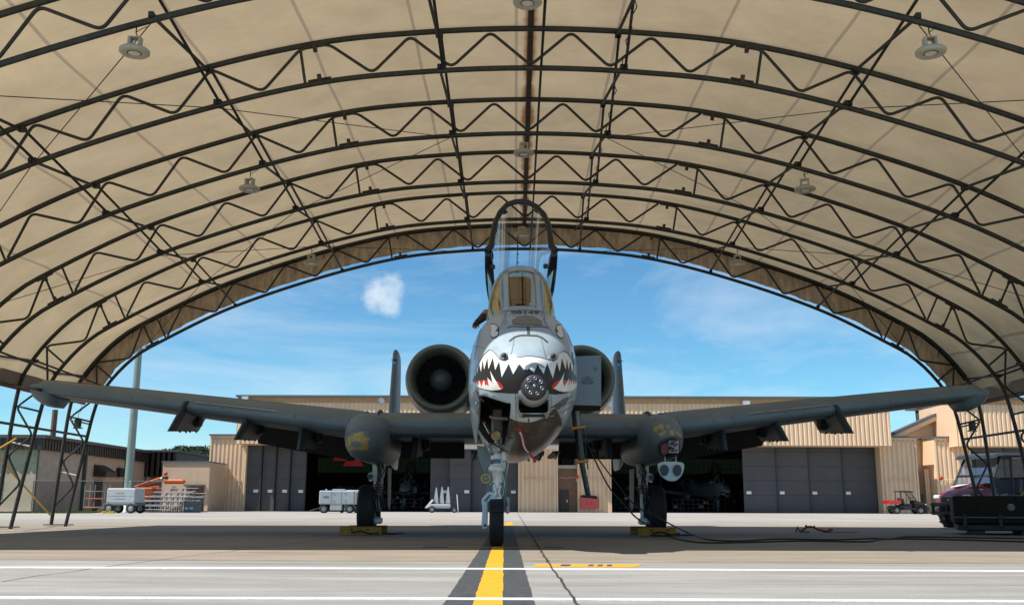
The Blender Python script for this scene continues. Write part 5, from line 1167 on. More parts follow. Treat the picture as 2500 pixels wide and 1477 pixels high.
# ------------------------------------------------------------ light pole, fence, grass
lp_=thing('light_pole','tall grey green steel light pole standing behind the white cart','light pole',(X(312,70,1200),70,0))
MB().lathe((0,0,0),(0,0,1),[(0,.36),(.05,.36),(.06,.29),(2,.285),(20,.17)],24).build('pole',mat('galvanised pole',(.22,.27,.25),.45,metal=.3,var=.1,scale=2),lp_)
m=MB().tube([(-1.6,0,20),(1.6,0,20)],.06,8)
for x in (-1.5,-.5,.5,1.5): m.cbox((x,-.2,20.25),(.5,.3,.4),.05)
m.build('lamp_head',mat('grey lamp body',(.3,.31,.3),.5),lp_); MB().cbox((.22,-.25,1.9),(.2,.14,.5),.02).build('access_box',mat('galvanised pole',(.22,.27,.25)),lp_)
fe=thing('chain_fence','thin dark chain link fence in front of the workshop','fence',(-33,74,0))
m=MB()
x=X(85,74)
while x<X(400,74): m.tube([(x,74,0),(x,74,2.25)],.03,6); x+=2.6
m.tube([(X(85,74),74,2.22),(X(400,74),74,2.22)],.025,6); m.build('posts',cap,fe,world=True)
mm,t,o=nt('chain link'); tcn=N(t,'ShaderNodeTexCoord'); wv=N(t,'ShaderNodeTexWave'); wv.inputs['Scale'].default_value=6; t.links.new(tcn.outputs['Object'],wv.inputs[0]); tb=N(t,'ShaderNodeBsdfTransparent'); db=N(t,'ShaderNodeBsdfDiffuse'); db.inputs[0].default_value=(.03,.03,.03,1); mxs=N(t,'ShaderNodeMixShader'); mxs.inputs[0].default_value=.16; t.links.new(tb.outputs[0],mxs.inputs[1]); t.links.new(db.outputs[0],mxs.inputs[2]); t.links.new(mxs.outputs[0],o.inputs[0])
MB().bb((X(85,74),73.99,0),(X(400,74),74.0,2.2)).build('mesh_panel',mm,fe,world=True)
gm_=mat('mown grass',(.065,.13,.02),.9,var=.35,scale=3)
g=MB(); rg=random.Random(3)
xa,xb=X(-700,62),X(245,66)
g.add([(xa,61.5,.006),(X(236,62),61.5,.006),(X(262,74),75.4,.006),(xa,75.4,.006)],[(0,1,2,3)])
for i in range(9000):
    x=rg.uniform(X(-30,62),xb); y=rg.uniform(61.5,75)
    if y<61.7 and rg.random()<.5: continue
    h=rg.uniform(.05,.12); a=rg.uniform(0,PI); dx,dy=.03*math.cos(a),.03*math.sin(a); g.add([(x-dx,y-dy,.005),(x+dx,y+dy,.005),(x+rg.uniform(-.04,.04),y,h)],[(0,1,2)])
tag(g.build('grass',gm_),kind='stuff')
# ------------------------------------------------------------ trees
bark=mat('bark',(.09,.065,.045),.9,var=.3)
def tree(px,py,Y,wd,label,seed,grp='trees behind the low buildings'):
    rr=random.Random(seed); top=W(px,py,Y); x=top.x; h=top.z; t_=thing('pine_tree',label,'tree',(x,Y,0),group=grp)
    m=MB().tube([(0,0,0),(.1*wd,0,h*.4),(.05,.1,h*.92)],[.28,.2,.05],8)
    limbs=[]
    for k in range(12):
        z=h*(.52+.47*k/12); a=rr.uniform(0,2*PI); r_=wd*(1.0-.55*k/12)*rr.uniform(.6,1); e=Vector((math.cos(a)*r_,math.sin(a)*r_,z+r_*.35)); m.tube([(0,0,z-.2),e*.5+Vector((0,0,(z)*.5)),e],[.09,.06,.02],5); limbs.append(e)
    m.build('trunk',bark,t_)
    c=MB()
    for e in limbs+[Vector((0,0,h*.95))]:
        for j in range(8):
            cc=e*rr.uniform(.55,1.05)+Vector((rr.gauss(0,.3),rr.gauss(0,.3),rr.gauss(0,.25)+ (e.z*(1-1)))); cc.z=e.z+rr.gauss(0,.35); rad=rr.uniform(.35,.75)*wd/2.4
            for q in range(70):
                d=Vector((rr.gauss(0,1),rr.gauss(0,1),rr.gauss(0,.7))).normalized()*rad*rr.uniform(.5,1.05); p=cc+d; s_=rr.uniform(.08,.2)
                if p.z>h*1.02: continue
                u=Vector((rr.gauss(0,1),rr.gauss(0,1),rr.gauss(0,1))).normalized()*s_; v=Vector((rr.gauss(0,1),rr.gauss(0,1),rr.gauss(0,1))).normalized()*s_*.6; c.add([p-u,p+v,p+u,p-v],[(0,1,2,3)],rr.randint(0,1))
    c.build('crown',[mat('needle green dark',(.018,.04,.018),.8,var=.3),mat('needle green light',(.045,.085,.03),.8,var=.3)],t_)
tree(438,1098,112,3.4,'dark pine tree beside the workshop wing roof, leftmost of the trees',1)
tree(462,1092,118,3.3,'taller dark pine tree with a pointed crown between the workshop wing and the hangar',2)
tree(494,1098,114,3.2,'dark pine tree right against the left corner of the hangar',3)
tree(478,1108,110,3.6,'low bushy dark tree above the low tan building',6)
tree(1372,1104,125,3.2,'green tree crown above the brown connector wall, left one',4)
tree(1398,1110,122,3.2,'green tree crown above the brown connector wall, right one',5)
# ------------------------------------------------------------ ground equipment
gw_=mat('pale grey cart paint',(.33,.37,.395),.45,var=.06,scale=2,dirt=(.25,.25,.24),dirtamt=.4); chg=mat('hub grey',(.3,.32,.33),.4,metal=.4)
def cart_wheel(par,x,y,r_,wd=.22,ax=(0,1,0)):
    k=wd/2; w_=MB().lathe((x,y,r_),ax,[(-k*.8,r_*.55),(-k,r_*.7),(-k*.8,r_*.97),(-k*.3,r_),(k*.3,r_),(k*.8,r_*.97),(k,r_*.7),(k*.8,r_*.55)],24).build('wheel',rub,par)
    MB().lathe((x,y,r_),ax,[(-k*.7,r_*.56),(-k*.8,r_*.5),(-k*.3,r_*.3),(-k*.75,r_*.18),(-k*.8,0)],16).build('rim',chg,w_); return w_
GY=lambda px,py:Gp(px,py)
x,y=X(305,64,1240),64
wc=thing('ground_power_cart','white box cart on four black wheels in front of the light pole','cart',(x,y,0),R(-10))
MB().cbox((0,0,1.08),(1.95,1.2,.92),.05).box((0,-.605,1.08),(1.9,.012,.02)).build('box_body',gw_,wc,bevel=.01); MB().cbox((0,0,.55),(2.1,1.25,.14),.02).tube([(-1.05,0,.5),(-1.9,0,.12)],.05,6).build('chassis',mat('cart chassis',(.08,.10,.11),.5),wc)
MB().box((-.1,-.615,1.28),(.5,.01,.05)).box((-.1,-.615,1.1),(.85,.01,.03)).box((-.1,-.615,.92),(.75,.01,.03)).build('faded_lettering',mat('faded pink paint',(.5,.34,.38),.6),wc)
for a,b in ((-.75,-.55),(.75,-.55),(-.75,.55),(.75,.55)): cart_wheel(wc,a,b,.31)
for px,lb in ((255,'yellow wheel chock left of the white cart front wheel'),(272,'yellow wheel chock right of the white cart front wheel')):
    t_=thing('wheel_chock',lb,'chock',(X(px,62.6,1250),62.6,0),group='small yellow chocks at the white cart'); MB().ext([(-.2,-.1,.0),(.2,-.1,0),(.12,-.1,.16),(-.12,-.1,.16)],(0,.2,0)).build('block',mat('chock yellow',(.6,.42,.02),.6),t_); MB().tube([(-.1,-.12,.1),(0,-.14,.18),(.1,-.12,.1)],.015,5).build('rope_handle',blku,t_)
# crate
t_=thing('equipment_crate','dark blue grey metal crate standing before the recessed door','crate',(X(470,72,1240),72,0),R(14)); MB().cbox((0,0,.42),(1.15,.85,.74),.03).build('box',mat('crate blue grey',(.05,.075,.09),.5),t_)
m=MB()
for z in (.28,.5,.68): m.box((0,-.43,z),(1.1,.02,.02))
m.build('ribs',cap,t_); MB().box((-.38,-.432,.3),(.2,.02,.14)).box((-.05,-.432,.3),(.2,.02,.14)).build('latches',gw_,t_); MB().box((0,0,.03),(1.1,.8,.06)).build('skid',blku,t_)
# aluminium bleachers
def bleacher(px,Y,ln,rows,label,rz):
    t_=thing('bleachers',label,'bleachers',(X(px,Y,1240),Y,0),rz,group='bare aluminium bleachers'); al=mat('aluminium plank',(.24,.25,.26),.5,metal=.3,var=.1)
    for k in range(rows):
        MB().cbox((0,k*.62,.45+.32*k),(ln,.26,.05),.01).build('seat_plank',al,t_); MB().cbox((0,k*.62-.33,.2+.32*k),(ln,.24,.04),.01).build('foot_plank',al,t_)
    for i in range(4):
        xx=-ln/2+.3+(ln-.6)*i/3; m=MB(); m.tube([(xx,-.4,.04),(xx,rows*.62,.04)],.035,5); m.tube([(xx,-.4,.18),(xx,rows*.62-.5,.12+.32*rows)],.035,5)
        for k in range(rows): m.tube([(xx,k*.62,.04),(xx,k*.62,.44+.32*k)],.035,5); m.tube([(xx,k*.62-.3,.3*k+.1),(xx,k*.62,.42+.32*k)],.025,4)
        m.build('frame',mat('bleacher frame',(.2,.22,.23),.45,metal=.5),t_)
bleacher(385,72,3.4,5,'nearer bare aluminium bleachers right of the white cart',R(-12)); bleacher(425,77,3.4,4,'farther bare aluminium bleachers behind the grey crate',R(-12))
# orange boom lift
t_=thing('boom_lift','orange boom lift folded beside the light pole behind the white cart','lift',(X(330,76,1200),76,0)); og=mat('lift orange',(.5,.09,.012),.45,dirt=(.3,.1,.04),dirtamt=.3); cr_=mat('lift cream',(.55,.42,.28),.5)
MB().cbox((0,0,.95),(2.6,1.6,.5),.08).cbox((.9,0,1.5),(1.3,1.4,.6),.08).cbox((-.7,0,1.35),(.5,1.2,.5),.05).build('turret',og,t_)
bm_=MB().tube([(-.4,0,1.6),(2.0,0,2.45)],.17,4).tube([(.2,-.1,1.9),(1.7,-.1,2.3)],.12,4); bm_.build('boom',cr_,t_); MB().tube([(-.3,-.25,1.75),(1.9,-.25,2.5)],.07,4).build('boom_stripe',og,t_)
MB().cbox((2.9,0,2.25),(1.6,.4,.34),.12).cbox((1.5,0,1.75),(.8,.5,.4),.08).build('jib',og,t_); MB().cbox((2.2,0,2.55),(.35,.4,.2),.05).build('knuckle',blku,t_)
MB().tube([(-.6,-.3,1.2),(-.2,-.3,2.1)],.11,4).build('raised_cover',mat('bright orange',(.6,.17,.01),.5),t_)
for a,b in ((-.95,-.8),(.95,-.8),(-.95,.8),(.95,.8)): cart_wheel(t_,a,b,.42,.3)
bk_=MB()
for z in (.35,.95,1.5): bk_.tube([(-3.6,-.4,z),(-2.1,-.4,z),(-2.1,.5,z),(-3.6,.5,z),(-3.6,-.4,z)],.035,5)
for a,b in ((-3.6,-.4),(-2.1,-.4),(-2.1,.5),(-3.6,.5),(-2.85,-.4)): bk_.tube([(a,b,.3),(a,b,2.0)],.035,5)
bk_.build('basket_rails',mat('basket grey',(.35,.37,.37),.5),t_); MB().cbox((-2.85,.05,.3),(1.6,1,.08),.01).tube([(-3.5,-.43,.95),(-2.2,-.43,.95)],.05,5).build('basket_floor',og,t_)
# air conditioning carts
def aircart(px,Y,label,rz,n=0):
    t_=thing('generator_cart',label,'cart',(X(px,Y,1240),Y,0),rz,group='pale grey generator carts in front of the left hangar')
    MB().cbox((0,0,1.08),(2.45,1.35,.95),.06).cbox((.1,0,1.6),(.9,1.1,.12),.03).build('housing',gw_,t_,bevel=.01); MB().cbox((-.05,-.05,.45),(.8,1.2,.5),.02).build('lower_tank',gw_,t_)
    m=MB()
    for xx in (-.38,.32): m.box((xx,-.68,1.1),(.015,.01,.85))
    m.box((-.75,-.68,1.15),(.38,.012,.05)).box((-.75,-.68,1.08),(.38,.012,.03))
    for a,b in ((-.2,1.35),(.6,1.35),(-.2,.85),(.6,.85)): m.box((a,-.685,b),(.08,.02,.05))
    m.build('panel_marks',mat('cart seam',(.1,.12,.13),.5),t_).__setitem__('kind','stuff')
    MB().lathe((-.8,0,1.55),(0,0,1),[(0,.05),(.12,.05),(.13,0)],10).build('vent_pipe',gw_,t_); MB().tube([(-1.2,0,.35),(-1.9,0,.15)],.04,5).build('tow_bar',blku,t_)
    for a,b in ((-.9,-.55),(.9,-.55),(-.9,.55),(.9,.55)): cart_wheel(t_,a,b,.3)
aircart(823,72,'pale grey generator cart standing left of the jet left main wheel',R(6)); aircart(862,76,'pale grey generator cart half hidden behind the other one',R(80))
# cart with three cones
t_=thing('cone_cart','low white towing cart carrying three upright pointed covers','cart',(X(1072,80,1240),80,0),R(3))
MB().cbox((.05,0,.5),(1.75,.9,.34),.08).build('body',gw_,t_,bevel=.01); MB().ext([(-.95,-.4,.35),(-1.1,-.4,.4),(-.55,-.4,1.05),(-.45,-.4,.95)],(0,.8,0)).build('angled_lid',mat('white lid',(.75,.77,.78),.4),t_); MB().cbox((1.05,0,.35),(.5,.3,.12),.03).tube([(-.9,0,.3),(-1.15,0,.3)],.04,5).build('drawbar',blku,t_)
for xx,hh in ((-.25,1.25),(.2,1.3),(.68,1.32)):
    MB().ext([(xx-.2,-.1,.72),(xx+.2,-.1,.72),(xx+.05,-.05,.7+hh),(xx-.03,-.05,.7+hh)],(0,.2,0)).build('pointed_cover',mat('pale grey cone',(.38,.41,.42),.5),t_)
m=MB()
for xx in (-.4,0,.45,.85): m.tube([(xx,-.3,.65),(xx+.1,-.3,1.1)],.02,5).tube([(xx+.15,-.3,.65),(xx,-.3,.95)],.02,5)
m.build('rack_bars',blku,t_)
for a,b in ((-.55,-.42),(1.2,-.42),(-.55,.42),(1.2,.42)): cart_wheel(t_,a,b,.26 if a<0 else .22,.18)
t_=thing('marker_post','thin white post leaning beside the cone cart','post',(X(1119,80,1240),80,0)); MB().tube([(0,0,0),(-.12,0,1.42)],.035,6).build('rod',whp,t_); MB().cbox((0,0,.02),(.25,.25,.05),.01).build('foot',gw_,t_)
# ------------------------------------------------------------ utility vehicles
def utv(label,loc,rz,body,hood,scale=1,bed=True,group='red side by side utility vehicles'):
    "frame: x forward, y left, z up; 2.9 m long"
    t_=thing('utility_vehicle',label,'vehicle',loc,rz,scale=scale,group=group)
    bm=mat('utv black frame',(.014,.014,.016),.45)
    rs=[]
    for x_,w_,za,zb in ((1.55,.50,.62,.80),(1.45,.58,.58,.90),(1.1,.64,.56,1.02),(.75,.66,.56,1.10),(.62,.66,.56,1.12)):
        rs.append([Vector((x_,-w_,za)),Vector((x_,-w_,zb-.10)),Vector((x_,-w_*.72,zb-.01)),Vector((x_,-w_*.3,zb+.03)),Vector((x_,w_*.3,zb+.03)),Vector((x_,w_*.72,zb-.01)),Vector((x_,w_,zb-.10)),Vector((x_,w_,za))])
    h_=MB().rings(rs,0).build('hood',hood,t_)
    MB().ext([(1.2,-.3,1.055),(.85,-.35,1.125),(.85,.05,1.14),(1.2,-.05,1.07)],(0,0,.006)).build('hood_emblem',mat('pale emblem',(.6,.6,.5),.5),h_)
    MB().cbox((1.555,0,.73),(.03,.62,.14),.01).build('grille',blku,t_); MB().cbox((1.575,0,.72),(.015,.2,.035),.004).build('badge',gw_,t_)
    for s_ in (-1,1): MB().cbox((1.5,s_*.47,.80),(.12,.2,.10),.02).build('headlight',mat('clear lamp glass',(.55,.7,.62),.2),t_)
    b=MB()
    for z in (.38,.60): b.tube([(1.45,-.62,z),(1.7,-.5,z),(1.74,0,z),(1.7,.5,z),(1.45,.62,z)],.05,6)
    for y_ in (-.45,.45,0): b.tube([(1.72,y_,.34),(1.72,y_,.64)],.04,6)
    b.build('bumper',bm,t_)
    MB().cbox((.35,0,.42),(1.5,1.2,.16),.03).cbox((-.2,0,.62),(1.0,1.15,.3),.05).cbox((-1.0,0,.5),(1.1,.8,.16),.03).build('chassis_tub',bm,t_)
    MB().cbox((.62,0,.98),(.12,1.2,.3),.03).build('dashboard',bm,t_)
    for x_ in (-.12,): 
        MB().cbox((x_,0,.82),(.5,1.2,.14),.05).cbox((x_-.28,0,1.08),(.14,1.2,.46),.05,ry=R(-8)).build('bench_seat',mat('seat vinyl',(.02,.022,.03),.5),t_)
    MB().tube([(.5,.32,1.15),(.3,.32,1.22)],.02,6).lathe((.3,.32,1.22),(-.9,0,.35),[(-.012,.17),(.012,.19),(.012,.17)],20).build('steering_wheel',bm,t_)
    c=MB()
    for s_ in (-1,1):
        c.tube([(.72,s_*.6,1.1),(.25,s_*.56,1.86),(-.62,s_*.56,1.88),(-.66,s_*.6,.7)],.035,8); c.tube([(-.1,s_*.57,.75),(-.12,s_*.56,1.87)],.03,6)
    c.tube([(.25,-.56,1.86),(.25,.56,1.86)],.03,6).tube([(-.62,-.56,1.88),(-.62,.56,1.88)],.03,6).tube([(-.65,-.56,1.3),(-.65,.56,1.3)],.03,6); c.build('roll_cage',bm,t_)
    rs=[]
    for x_,z_ in ((.52,1.86),(.42,1.91),(.1,1.94),(-.5,1.95),(-.75,1.92)): rs.append([Vector((x_,-.66,z_-.05)),Vector((x_,-.6,z_+.02)),Vector((x_,.6,z_+.02)),Vector((x_,.66,z_-.05)),Vector((x_,.6,z_-.06)),Vector((x_,-.6,z_-.06))])
    MB().rings(rs,0,sm=False).build('roof_panel',mat('utv roof blue black',(.03,.04,.05),.4,coat=.3),t_)
    gl=glass('utv windshield',(.75,.78,.8),.12,.05,(.9,.95,1))
    MB().add([(.73,-.56,1.14),(.73,.56,1.14),(.27,.52,1.83),(.27,-.52,1.83)],[(0,1,2,3)]).build('windshield',gl,t_); MB().tube([(.6,-.57,1.36),(.6,.57,1.36)],.03,6).tube([(.74,-.57,1.13),(.74,.57,1.13)],.025,6).build('windshield_bar',bm,t_)
    if bed:
        MB().cbox((-1.15,0,.86),(1.05,1.3,.05),.01).cbox((-1.15,-.64,1.0),(1.05,.05,.3),.01).cbox((-1.15,.64,1.0),(1.05,.05,.3),.01).cbox((-1.66,0,1.0),(.05,1.3,.3),.01).cbox((-.63,0,1.0),(.05,1.3,.3),.01).build('cargo_bed',body,t_)
    m=MB()
    for x_ in (1.0,-1.05):
        for s_ in (-1,1):
            rs=[]
            for k in range(9):
                a=R(20)+R(140)*k/8; rs.append([Vector((x_+math.cos(a)*rr_,s_*yy,.33+math.sin(a)*rr_)) for yy,rr_ in ((.42,.37),(.42,.40),(.72,.40),(.72,.37))])
            MB().rings(rs,0,sm=False).build('fender',bm,t_)
    for x_ in (1.0,-1.05):
        for s_ in (-1,1):
            r_=.32; k=.13; pr=[(-k*.8,r_*.5),(-k,r_*.7),(-k*.85,r_*.95),(-k*.4,r_),(k*.4,r_),(k*.85,r_*.95),(k,r_*.7),(k*.8,r_*.5)]
            w_=MB().lathe((x_,s_*.56,r_),(0,1,0),pr,28)
            for j in range(22):
                a=2*PI*j/22; w_.box((x_+math.cos(a)*r_,s_*.56+(.05 if j%2 else -.05),r_+math.sin(a)*r_),(.03,.13,.05),ry=-a)
            w_=w_.build('wheel',rub,t_); MB().lathe((x_,s_*.56,r_),(0,s_,0),[(k*.6,r_*.52),(k*.5,r_*.45),(k*.2,r_*.3),(k*.7,r_*.15),(k*.7,0)],14).build('rim',chg,w_)
    return t_
rdp=mat('red vehicle paint',(.48,.01,.015),.3,var=.05,coat=.5); mar=mat('maroon vehicle paint',(.17,.006,.018),.25,var=.05,coat=.8)
utv('red utility vehicle with a small cargo bed parked far off by the tan hangar column',(X(2212,86,1240),86,0),R(0),rdp,mat('utv black frame',(.014,.014,.016)),scale=.98)
ux=W(2420,1240,26.6).x
U2=utv('maroon utility vehicle with a windshield standing behind the olive pallet box',(ux+.15,26.8,0),R(205),mar,mar,scale=.98,bed=False)
m=MB(); 
for s_ in (-1,1): m.tube([(-.66,s_*.6,.7),(-1.5,s_*.6,.75),(-1.55,s_*.56,1.88),(-.62,s_*.56,1.88)],.035,8)
m.build('rear_cage',mat('utv black frame',(.014,.014,.016)),U2); MB().cbox((-1.15,0,.82),(.5,1.2,.14),.05).cbox((-1.43,0,1.08),(.14,1.2,.46),.05).build('rear_bench',mat('seat vinyl',(.02,.022,.03)),U2); MB().box((-1.15,0,1.93),(.85,1.3,.07)).build('rear_roof',mat('utv roof blue black',(.03,.04,.05)),U2)
# olive pallet box in the right foreground
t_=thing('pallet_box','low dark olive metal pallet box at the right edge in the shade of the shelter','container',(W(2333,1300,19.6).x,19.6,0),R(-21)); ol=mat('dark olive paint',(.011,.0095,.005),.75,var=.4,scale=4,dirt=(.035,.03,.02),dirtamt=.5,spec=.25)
L_=3.4
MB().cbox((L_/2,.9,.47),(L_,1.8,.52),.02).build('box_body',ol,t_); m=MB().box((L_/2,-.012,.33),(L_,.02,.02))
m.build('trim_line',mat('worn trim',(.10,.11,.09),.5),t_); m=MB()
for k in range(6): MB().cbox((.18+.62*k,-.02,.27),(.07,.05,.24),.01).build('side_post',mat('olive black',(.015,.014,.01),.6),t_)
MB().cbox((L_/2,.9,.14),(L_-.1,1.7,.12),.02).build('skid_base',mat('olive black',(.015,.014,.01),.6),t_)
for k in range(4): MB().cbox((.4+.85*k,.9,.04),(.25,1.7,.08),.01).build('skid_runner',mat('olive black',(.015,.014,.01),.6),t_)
MB().lathe((1.0,-.008,.52),(0,-1,0),[(0,.07),(.005,.06),(.006,0)],10).build('worn_decal',mat('worn pale decal',(.16,.16,.15),.7,var=.5,scale=30),t_)
# chocks at the main wheels
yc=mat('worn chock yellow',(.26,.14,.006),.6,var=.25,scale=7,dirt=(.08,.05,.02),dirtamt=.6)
MJ=JET.matrix_world
for mx,wl,side in ((mxl,(-.38,.42),'left'),(mxr,(-.38,.36),'right')):
    for dy,fb in ((-.58,'front'),(.52,'rear')):
        c=MJ@Vector((mx,7.6+dy,0)); t_=thing('wheel_chock','worn yellow chock at the %s of the %s main wheel'%(fb,side),'chock',c,R(1.33),group='yellow chocks at the main wheels of the jet')
        s_=1 if dy<0 else -1
        m=MB().ext([(-.40,-.12*s_,.0),(-.40,.10*s_,0),(-.40,.06*s_,.15),(-.40,-.06*s_,.15)],(.72 if side=='left' else .66,0,0)); m.build('block',yc,t_,bevel=.02)
        MB().cbox((-.18,-.08*s_,.10),(.04,.03,.03),.008).cbox((.1,-.08*s_,.10),(.04,.03,.03),.008).build('rope_eye',blku,t_)
        MB().tube([(.30,-.13*s_,.05),(.15,-.16*s_,.03),(-.02,-.16*s_,.08),(-.18,-.13*s_,.05)],.014,6).build('rope',blku,t_)
# cords
cb_=mat('black rubber cord',(.012,.012,.012),.6)
def cord(name,label,pts,r_=.013,mt=None):
    P_=[Vector(p) for p in pts]; out=[]
    for i in range(len(P_)-1):
        p0,p1,p2,p3=P_[max(i-1,0)],P_[i],P_[i+1],P_[min(i+2,len(P_)-1)]
        for k in range(6):
            t=k/6; out.append(.5*((2*p1)+(p2-p0)*t+(2*p0-5*p1+4*p2-p3)*t*t+(3*p1-p0-3*p2+p3)*t**3))
    out.append(P_[-1]); o=MB().tube(out,r_,6).build(name,mt or cb_); return tag(o,label,'cord')
def GP(px,py,z=.014): x,y=Gp(px,py); return (x,y,z)
cord('extension_cord','upper of the two black cords that hang from the right wing and cross the apron',[W(1428,1075,17.2),W(1462,1122,17.0),W(1500,1172,16.9),W(1550,1232,16.8),W(1612,1266,16.7),GP(1680,1302),GP(1725,1318),GP(1800,1322),GP(1900,1317),GP(2030,1319),GP(2130,1316),GP(2170,1317),GP(2210,1312),GP(2320,1313),GP(2500,1316)])
cord('extension_cord','lower of the two black cords, the one lying nearest on the shaded apron',[W(1432,1080,16.9),W(1450,1118,16.7),W(1488,1190,16.6),W(1530,1238,16.5),W(1560,1268,16.4),GP(1600,1291),GP(1640,1312),GP(1700,1325),GP(1800,1326),GP(1950,1322),GP(2110,1324),GP(2150,1318),GP(2230,1317),GP(2400,1321),GP(2560,1326)])
cord('chock_rope','short dark rope trailing from the chocks of the right main wheel',[GP(1575,1308),GP(1610,1309),GP(1660,1308),GP(1692,1307)],.016)
cord('chock_rope','short dark rope trailing from the chocks of the left main wheel',[GP(935,1303),GP(960,1304),GP(985,1302)],.016)
rs_=mat('faded red strap',(.26,.03,.02),.7)
x,y=Gp(1985,1300)
t_=thing('strap_bundle','crumpled red strap lying on the shaded apron right of the jet','strap',(x,y,0))
rr=random.Random(5); m=MB(); p=Vector((-.25,0,.02)); pts=[p.copy()]
for k in range(14): p=p+Vector((rr.uniform(.0,.09),rr.uniform(-.12,.12),rr.uniform(-.04,.05))); p.z=max(.015,p.z); pts.append(p.copy())
m.tube(pts,.022,5); m.build('strap',rs_,t_); MB().tube([(-.35,0,.01),(-.31,.0,.12),(-.27,0,.02)],.015,5).tube([(-.32,0,.1),(-.22,.1,.02),(-.1,-.1,.02)],.012,5).build('buckle',blku,t_); MB().tube([(.2,0,.01),(.5,.2,.01),(.8,.1,.01),(1.0,.3,.01)],.007,4).build('thin_line',mat('dull orange line',(.2,.06,.03),.7),t_)
# red streamer hanging under the belly
def streamer(label,a,b,w_,grp):
    t_=thing('streamer',label,'streamer',a,0,group=grp); a=Vector(a);b=Vector(b); d=b-a; n=10; l=[];r_=[]
    for k in range(n+1):
        p=d*k/n+Vector((.015*math.sin(k*.9),.02*math.cos(k*.8),-.02*math.sin(PI*k/n))); tw=.6+.3*math.sin(k*.7); l.append(p+Vector((-w_/2*tw,.01*k/n,0))); r_.append(p+Vector((w_/2*tw,-.03*k/n,.01)))
    rb=MB().add([q for p in zip(l,r_) for q in p],[(2*i,2*i+1,2*i+3,2*i+2) for i in range(n)]).build('ribbon',mat('red streamer cloth',(.30,.008,.02),.7),t_,solid=.003)
    def f_(u,v):
        tt=.12+.55*(u+.5); p=d*tt+Vector((.015*math.sin(tt*9),.02*math.cos(tt*8),-.02*math.sin(PI*tt))); side=Vector((d.z,0,-d.x)).normalized()*-1
        return p+side*((v-.5)*w_*.42)+Vector((0,-.03,0))
    tx=MB(); text(tx,'REMOVE BEFORE FLIGHT',0,0,0,0,0,raw=f_,off=.015); tx.build('lettering',mat('streamer white',(.8,.75,.75),.6),rb)
q=lambda px,py,y: MJ@J(px,py,y)
hs0=hit(1261,1043); streamer('long red streamer with white lettering hanging under the belly',MJ@(hs0+Vector((0,-.01,0))),q(1305,1130,hs0.y-.02),.042,None)
# covers, second and third aircraft inside the hangars
c=dup(JET,'grey jet with a shark mouth parked in the dark inside of the right hangar',(X(1778,103,1200),103,0),R(8),group='grey jets with shark mouths')
JET['group']='grey jets with shark mouths'
c2=dup(JET,'grey jet in the dark inside of the left hangar behind the generator cart',(X(985,102,1200),102,0),R(-4))
t_=thing('engine_cover','round blue engine cover with a yellow mark inside the right hangar','cover',(X(1707,108.5,1190),112,Z(1187,112))); MB().lathe((0,-.2,0),(0,-1,0),[(-.3,.72),(0,.72),(.05,.66),(.06,0)],28).build('disc',mat('cover blue',(.02,.10,.22),.6),t_); MB().box((0,-.28,.1),(.25,.02,.25),ry=R(20)).box((.1,-.285,-.15),(.3,.02,.12),ry=R(-25)).build('yellow_mark',yp,t_)
for px,py,lb in ((838,1113,'red pointed cover hanging in the left hangar, the upper brighter one'),(862,1126,'red cover hanging lower in the left hangar beside the pod')):
    t_=thing('red_cover',lb,'cover',W(px,py,96),group='red covers in the left hangar'); MB().ext([(-1.0,0,-.45),(1.0,0,-.45),(.55,0,.3),(-.5,0,.3)],(0,1.2,0)).build('cloth',mat('cover red',(.42,.02,.03),.7),t_); MB().ext([(-.9,-.05,.3),(.8,-.05,.2),(.7,-.05,.42),(-.95,-.05,.5)],(0,.2,0)).build('flap',mat('cover red',(.42,.02,.03),.7),t_)
# work benches and stands inside the hangars
rr=random.Random(11)
for (a,b,nm,grp) in ((1500,1560,'right','tool stands in the right hangar'),(1640,1760,'right','tool stands in the right hangar'),(930,1040,'left','tool stands in the left hangar')):
    t_=thing('tool_stand','dim shelving stand with tools inside the %s hangar, px %d'%(nm,a) if 0 else {1500:'dim low tool stand just inside the left edge of the right hangar opening',1640:'dim long tool stand under the parked jet wing in the right hangar',930:'dim tool stand near the right edge of the left hangar opening'}[a],'stand',(X(a,99),99,0),group=grp)
    wd=X(b,99)-X(a,99); m=MB()
    for k in range(int(wd/.5)+1): m.tube([(k*.5,0,0),(k*.5,0,1.2)],.03,4)
    for z in (.4,.8,1.2): m.box((wd/2,0,z),(wd,.5,.04))
    m.build('frame',mat('stand teal grey',(.05,.10,.12),.5),t_); 
    for k in range(5):
        MB().cbox((rr.uniform(.1,wd-.1),0,rr.choice((.55,.95,1.35))),(rr.uniform(.15,.4),.3,rr.uniform(.15,.3)),.02).build('tool_box',mat(rr.choice(['stand red','stand blue','stand yellow']),{'stand red':(.3,.03,.02),'stand blue':(.03,.1,.2),'stand yellow':(.35,.2,.02)}[rr.choice(['stand red','stand blue','stand yellow'])],.5),t_)
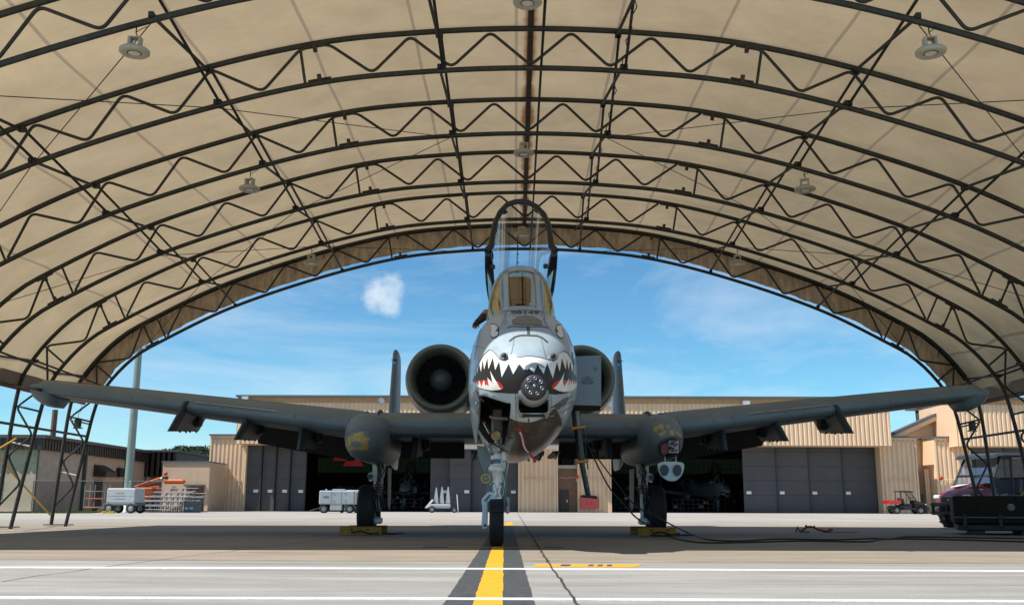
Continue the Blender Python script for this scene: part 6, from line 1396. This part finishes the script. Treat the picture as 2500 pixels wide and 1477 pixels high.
# ------------------------------------------------------------ ground crew member crouched behind the cockpit, arm over the side
def skin(name,V_,E_,Rr,mt,par,lv=2):
    me=bpy.data.meshes.new(name); me.from_pydata([tuple(v) for v in V_],E_,[]); o=bpy.data.objects.new(name,me); COL.objects.link(o); o.parent=par; me.materials.append(mt)
    sk_=o.modifiers.new('skin','SKIN'); 
    for i,r_ in enumerate(Rr): me.skin_vertices[0].data[i].radius=(r_,r_) if not isinstance(r_,tuple) else r_
    me.skin_vertices[0].data[0].use_root=True; sk_.use_smooth_shade=True
    q=o.modifiers.new('sub','SUBSURF'); q.levels=lv; q.render_levels=lv; KIDS.setdefault(par.name,[]).append(o); return o
P0=MJ@Vector((-.62,3.9,0))
pers=thing('person','crew member in dark clothes beside the raised canopy, arm hanging over the side','person',P0)
I_=pers.matrix_world.inverted()
w2=lambda px,py,y: I_@(MJ@J(px,py,y))
sh=w2(1192,762,3.9); elb=w2(1176,778,3.55); wr=w2(1163,789,3.15); hd=w2(1157,799,3.05)
pel=I_@(MJ@Vector((-.15,4.55,3.15))); che=I_@(MJ@Vector((-.22,4.2,3.27))); nk=I_@(MJ@Vector((-.22,4.0,3.38))); shr=I_@(MJ@Vector((.05,4.0,3.28))); shl=I_@(MJ@Vector((-.40,4.0,3.22)))
kn1=I_@(MJ@Vector((-.35,4.2,3.02))); ft1=I_@(MJ@Vector((-.30,4.75,3.04))); kn2=I_@(MJ@Vector((.12,4.15,3.02))); ft2=I_@(MJ@Vector((.1,4.8,3.04))); er=I_@(MJ@Vector((.15,3.85,3.06)))

dk=mat('dark work clothes',(.02,.02,.022),.8,var=.2,scale=20); sk=mat('skin tone',(.42,.20,.13),.5); hr_=mat('dark hair',(.02,.014,.01),.7)
V_=[pel,che,nk,shl,sh,elb,wr,shr,er,kn1,ft1,kn2,ft2]
skin('body',V_,[(0,1),(1,2),(1,3),(3,4),(4,5),(5,6),(1,7),(7,8),(0,9),(9,10),(0,11),(11,12)],[.16,.15,.06,.08,.075,.06,.045,.07,.045,.08,.05,.08,.05],dk,pers)
hp=nk+Vector((0,-.10,.10)); hm=MB(); hm.lathe(hp-Vector((0,0,.12)),(0,-.25,1),[(0,.01),(.02,.05),(.06,.07),(.12,.078),(.18,.07),(.225,.04),(.24,.0)],18); hm.box(hp+Vector((0,-.085,-.0)),(.02,.03,.035)); hm.build('head',sk,pers)
MB().lathe(hp+Vector((0,.012,.01)),(0,-.1,1),[(-.03,.084),(.04,.086),(.09,.07),(.13,.02),(.135,0)],18).build('hair',hr_,pers)
for s_ in (-1,1): MB().lathe(hp+Vector((s_*.03,-.075,.02)),(0,-1,0),[(0,.008),(.004,.006),(.005,0)],8).build('eye',mat('eye dark',(.02,.02,.02),.3),pers)
dr_=(elb-sh).normalized()
a_=sh.lerp(elb,.25); b_=sh.lerp(elb,.75); MB().tube([a_,b_],[.072,.064],12).build('bare_forearm',sk,pers)
d=(hd-wr).normalized(); sd_=d.cross(Vector((0,1,0))).normalized()
hand=MB().tube([wr-d*.03,wr+d*.03,wr+d*.08],[.03,.042,.036],10).build('glove',dk,pers)
for k,(o_,l_) in enumerate(((-.028,.06),(-.01,.075),(.01,.072),(.028,.058))):
    b0_=wr+d*.075+sd_*o_; MB().tube([b0_,b0_+d*l_*.5+Vector((.0,-.01,0)),b0_+d*l_+Vector((.012,-.02,-.012))],[.0095,.009,.0075],7).build('finger',mat('pink glove finger',(.5,.12,.13),.6),hand)
b0_=wr+d*.03+sd_*.035; MB().tube([b0_,b0_+d*.03+sd_*.02,b0_+d*.055+sd_*.02],[.011,.010,.008],7).build('thumb',mat('pink glove finger',(.5,.12,.13),.6),hand)
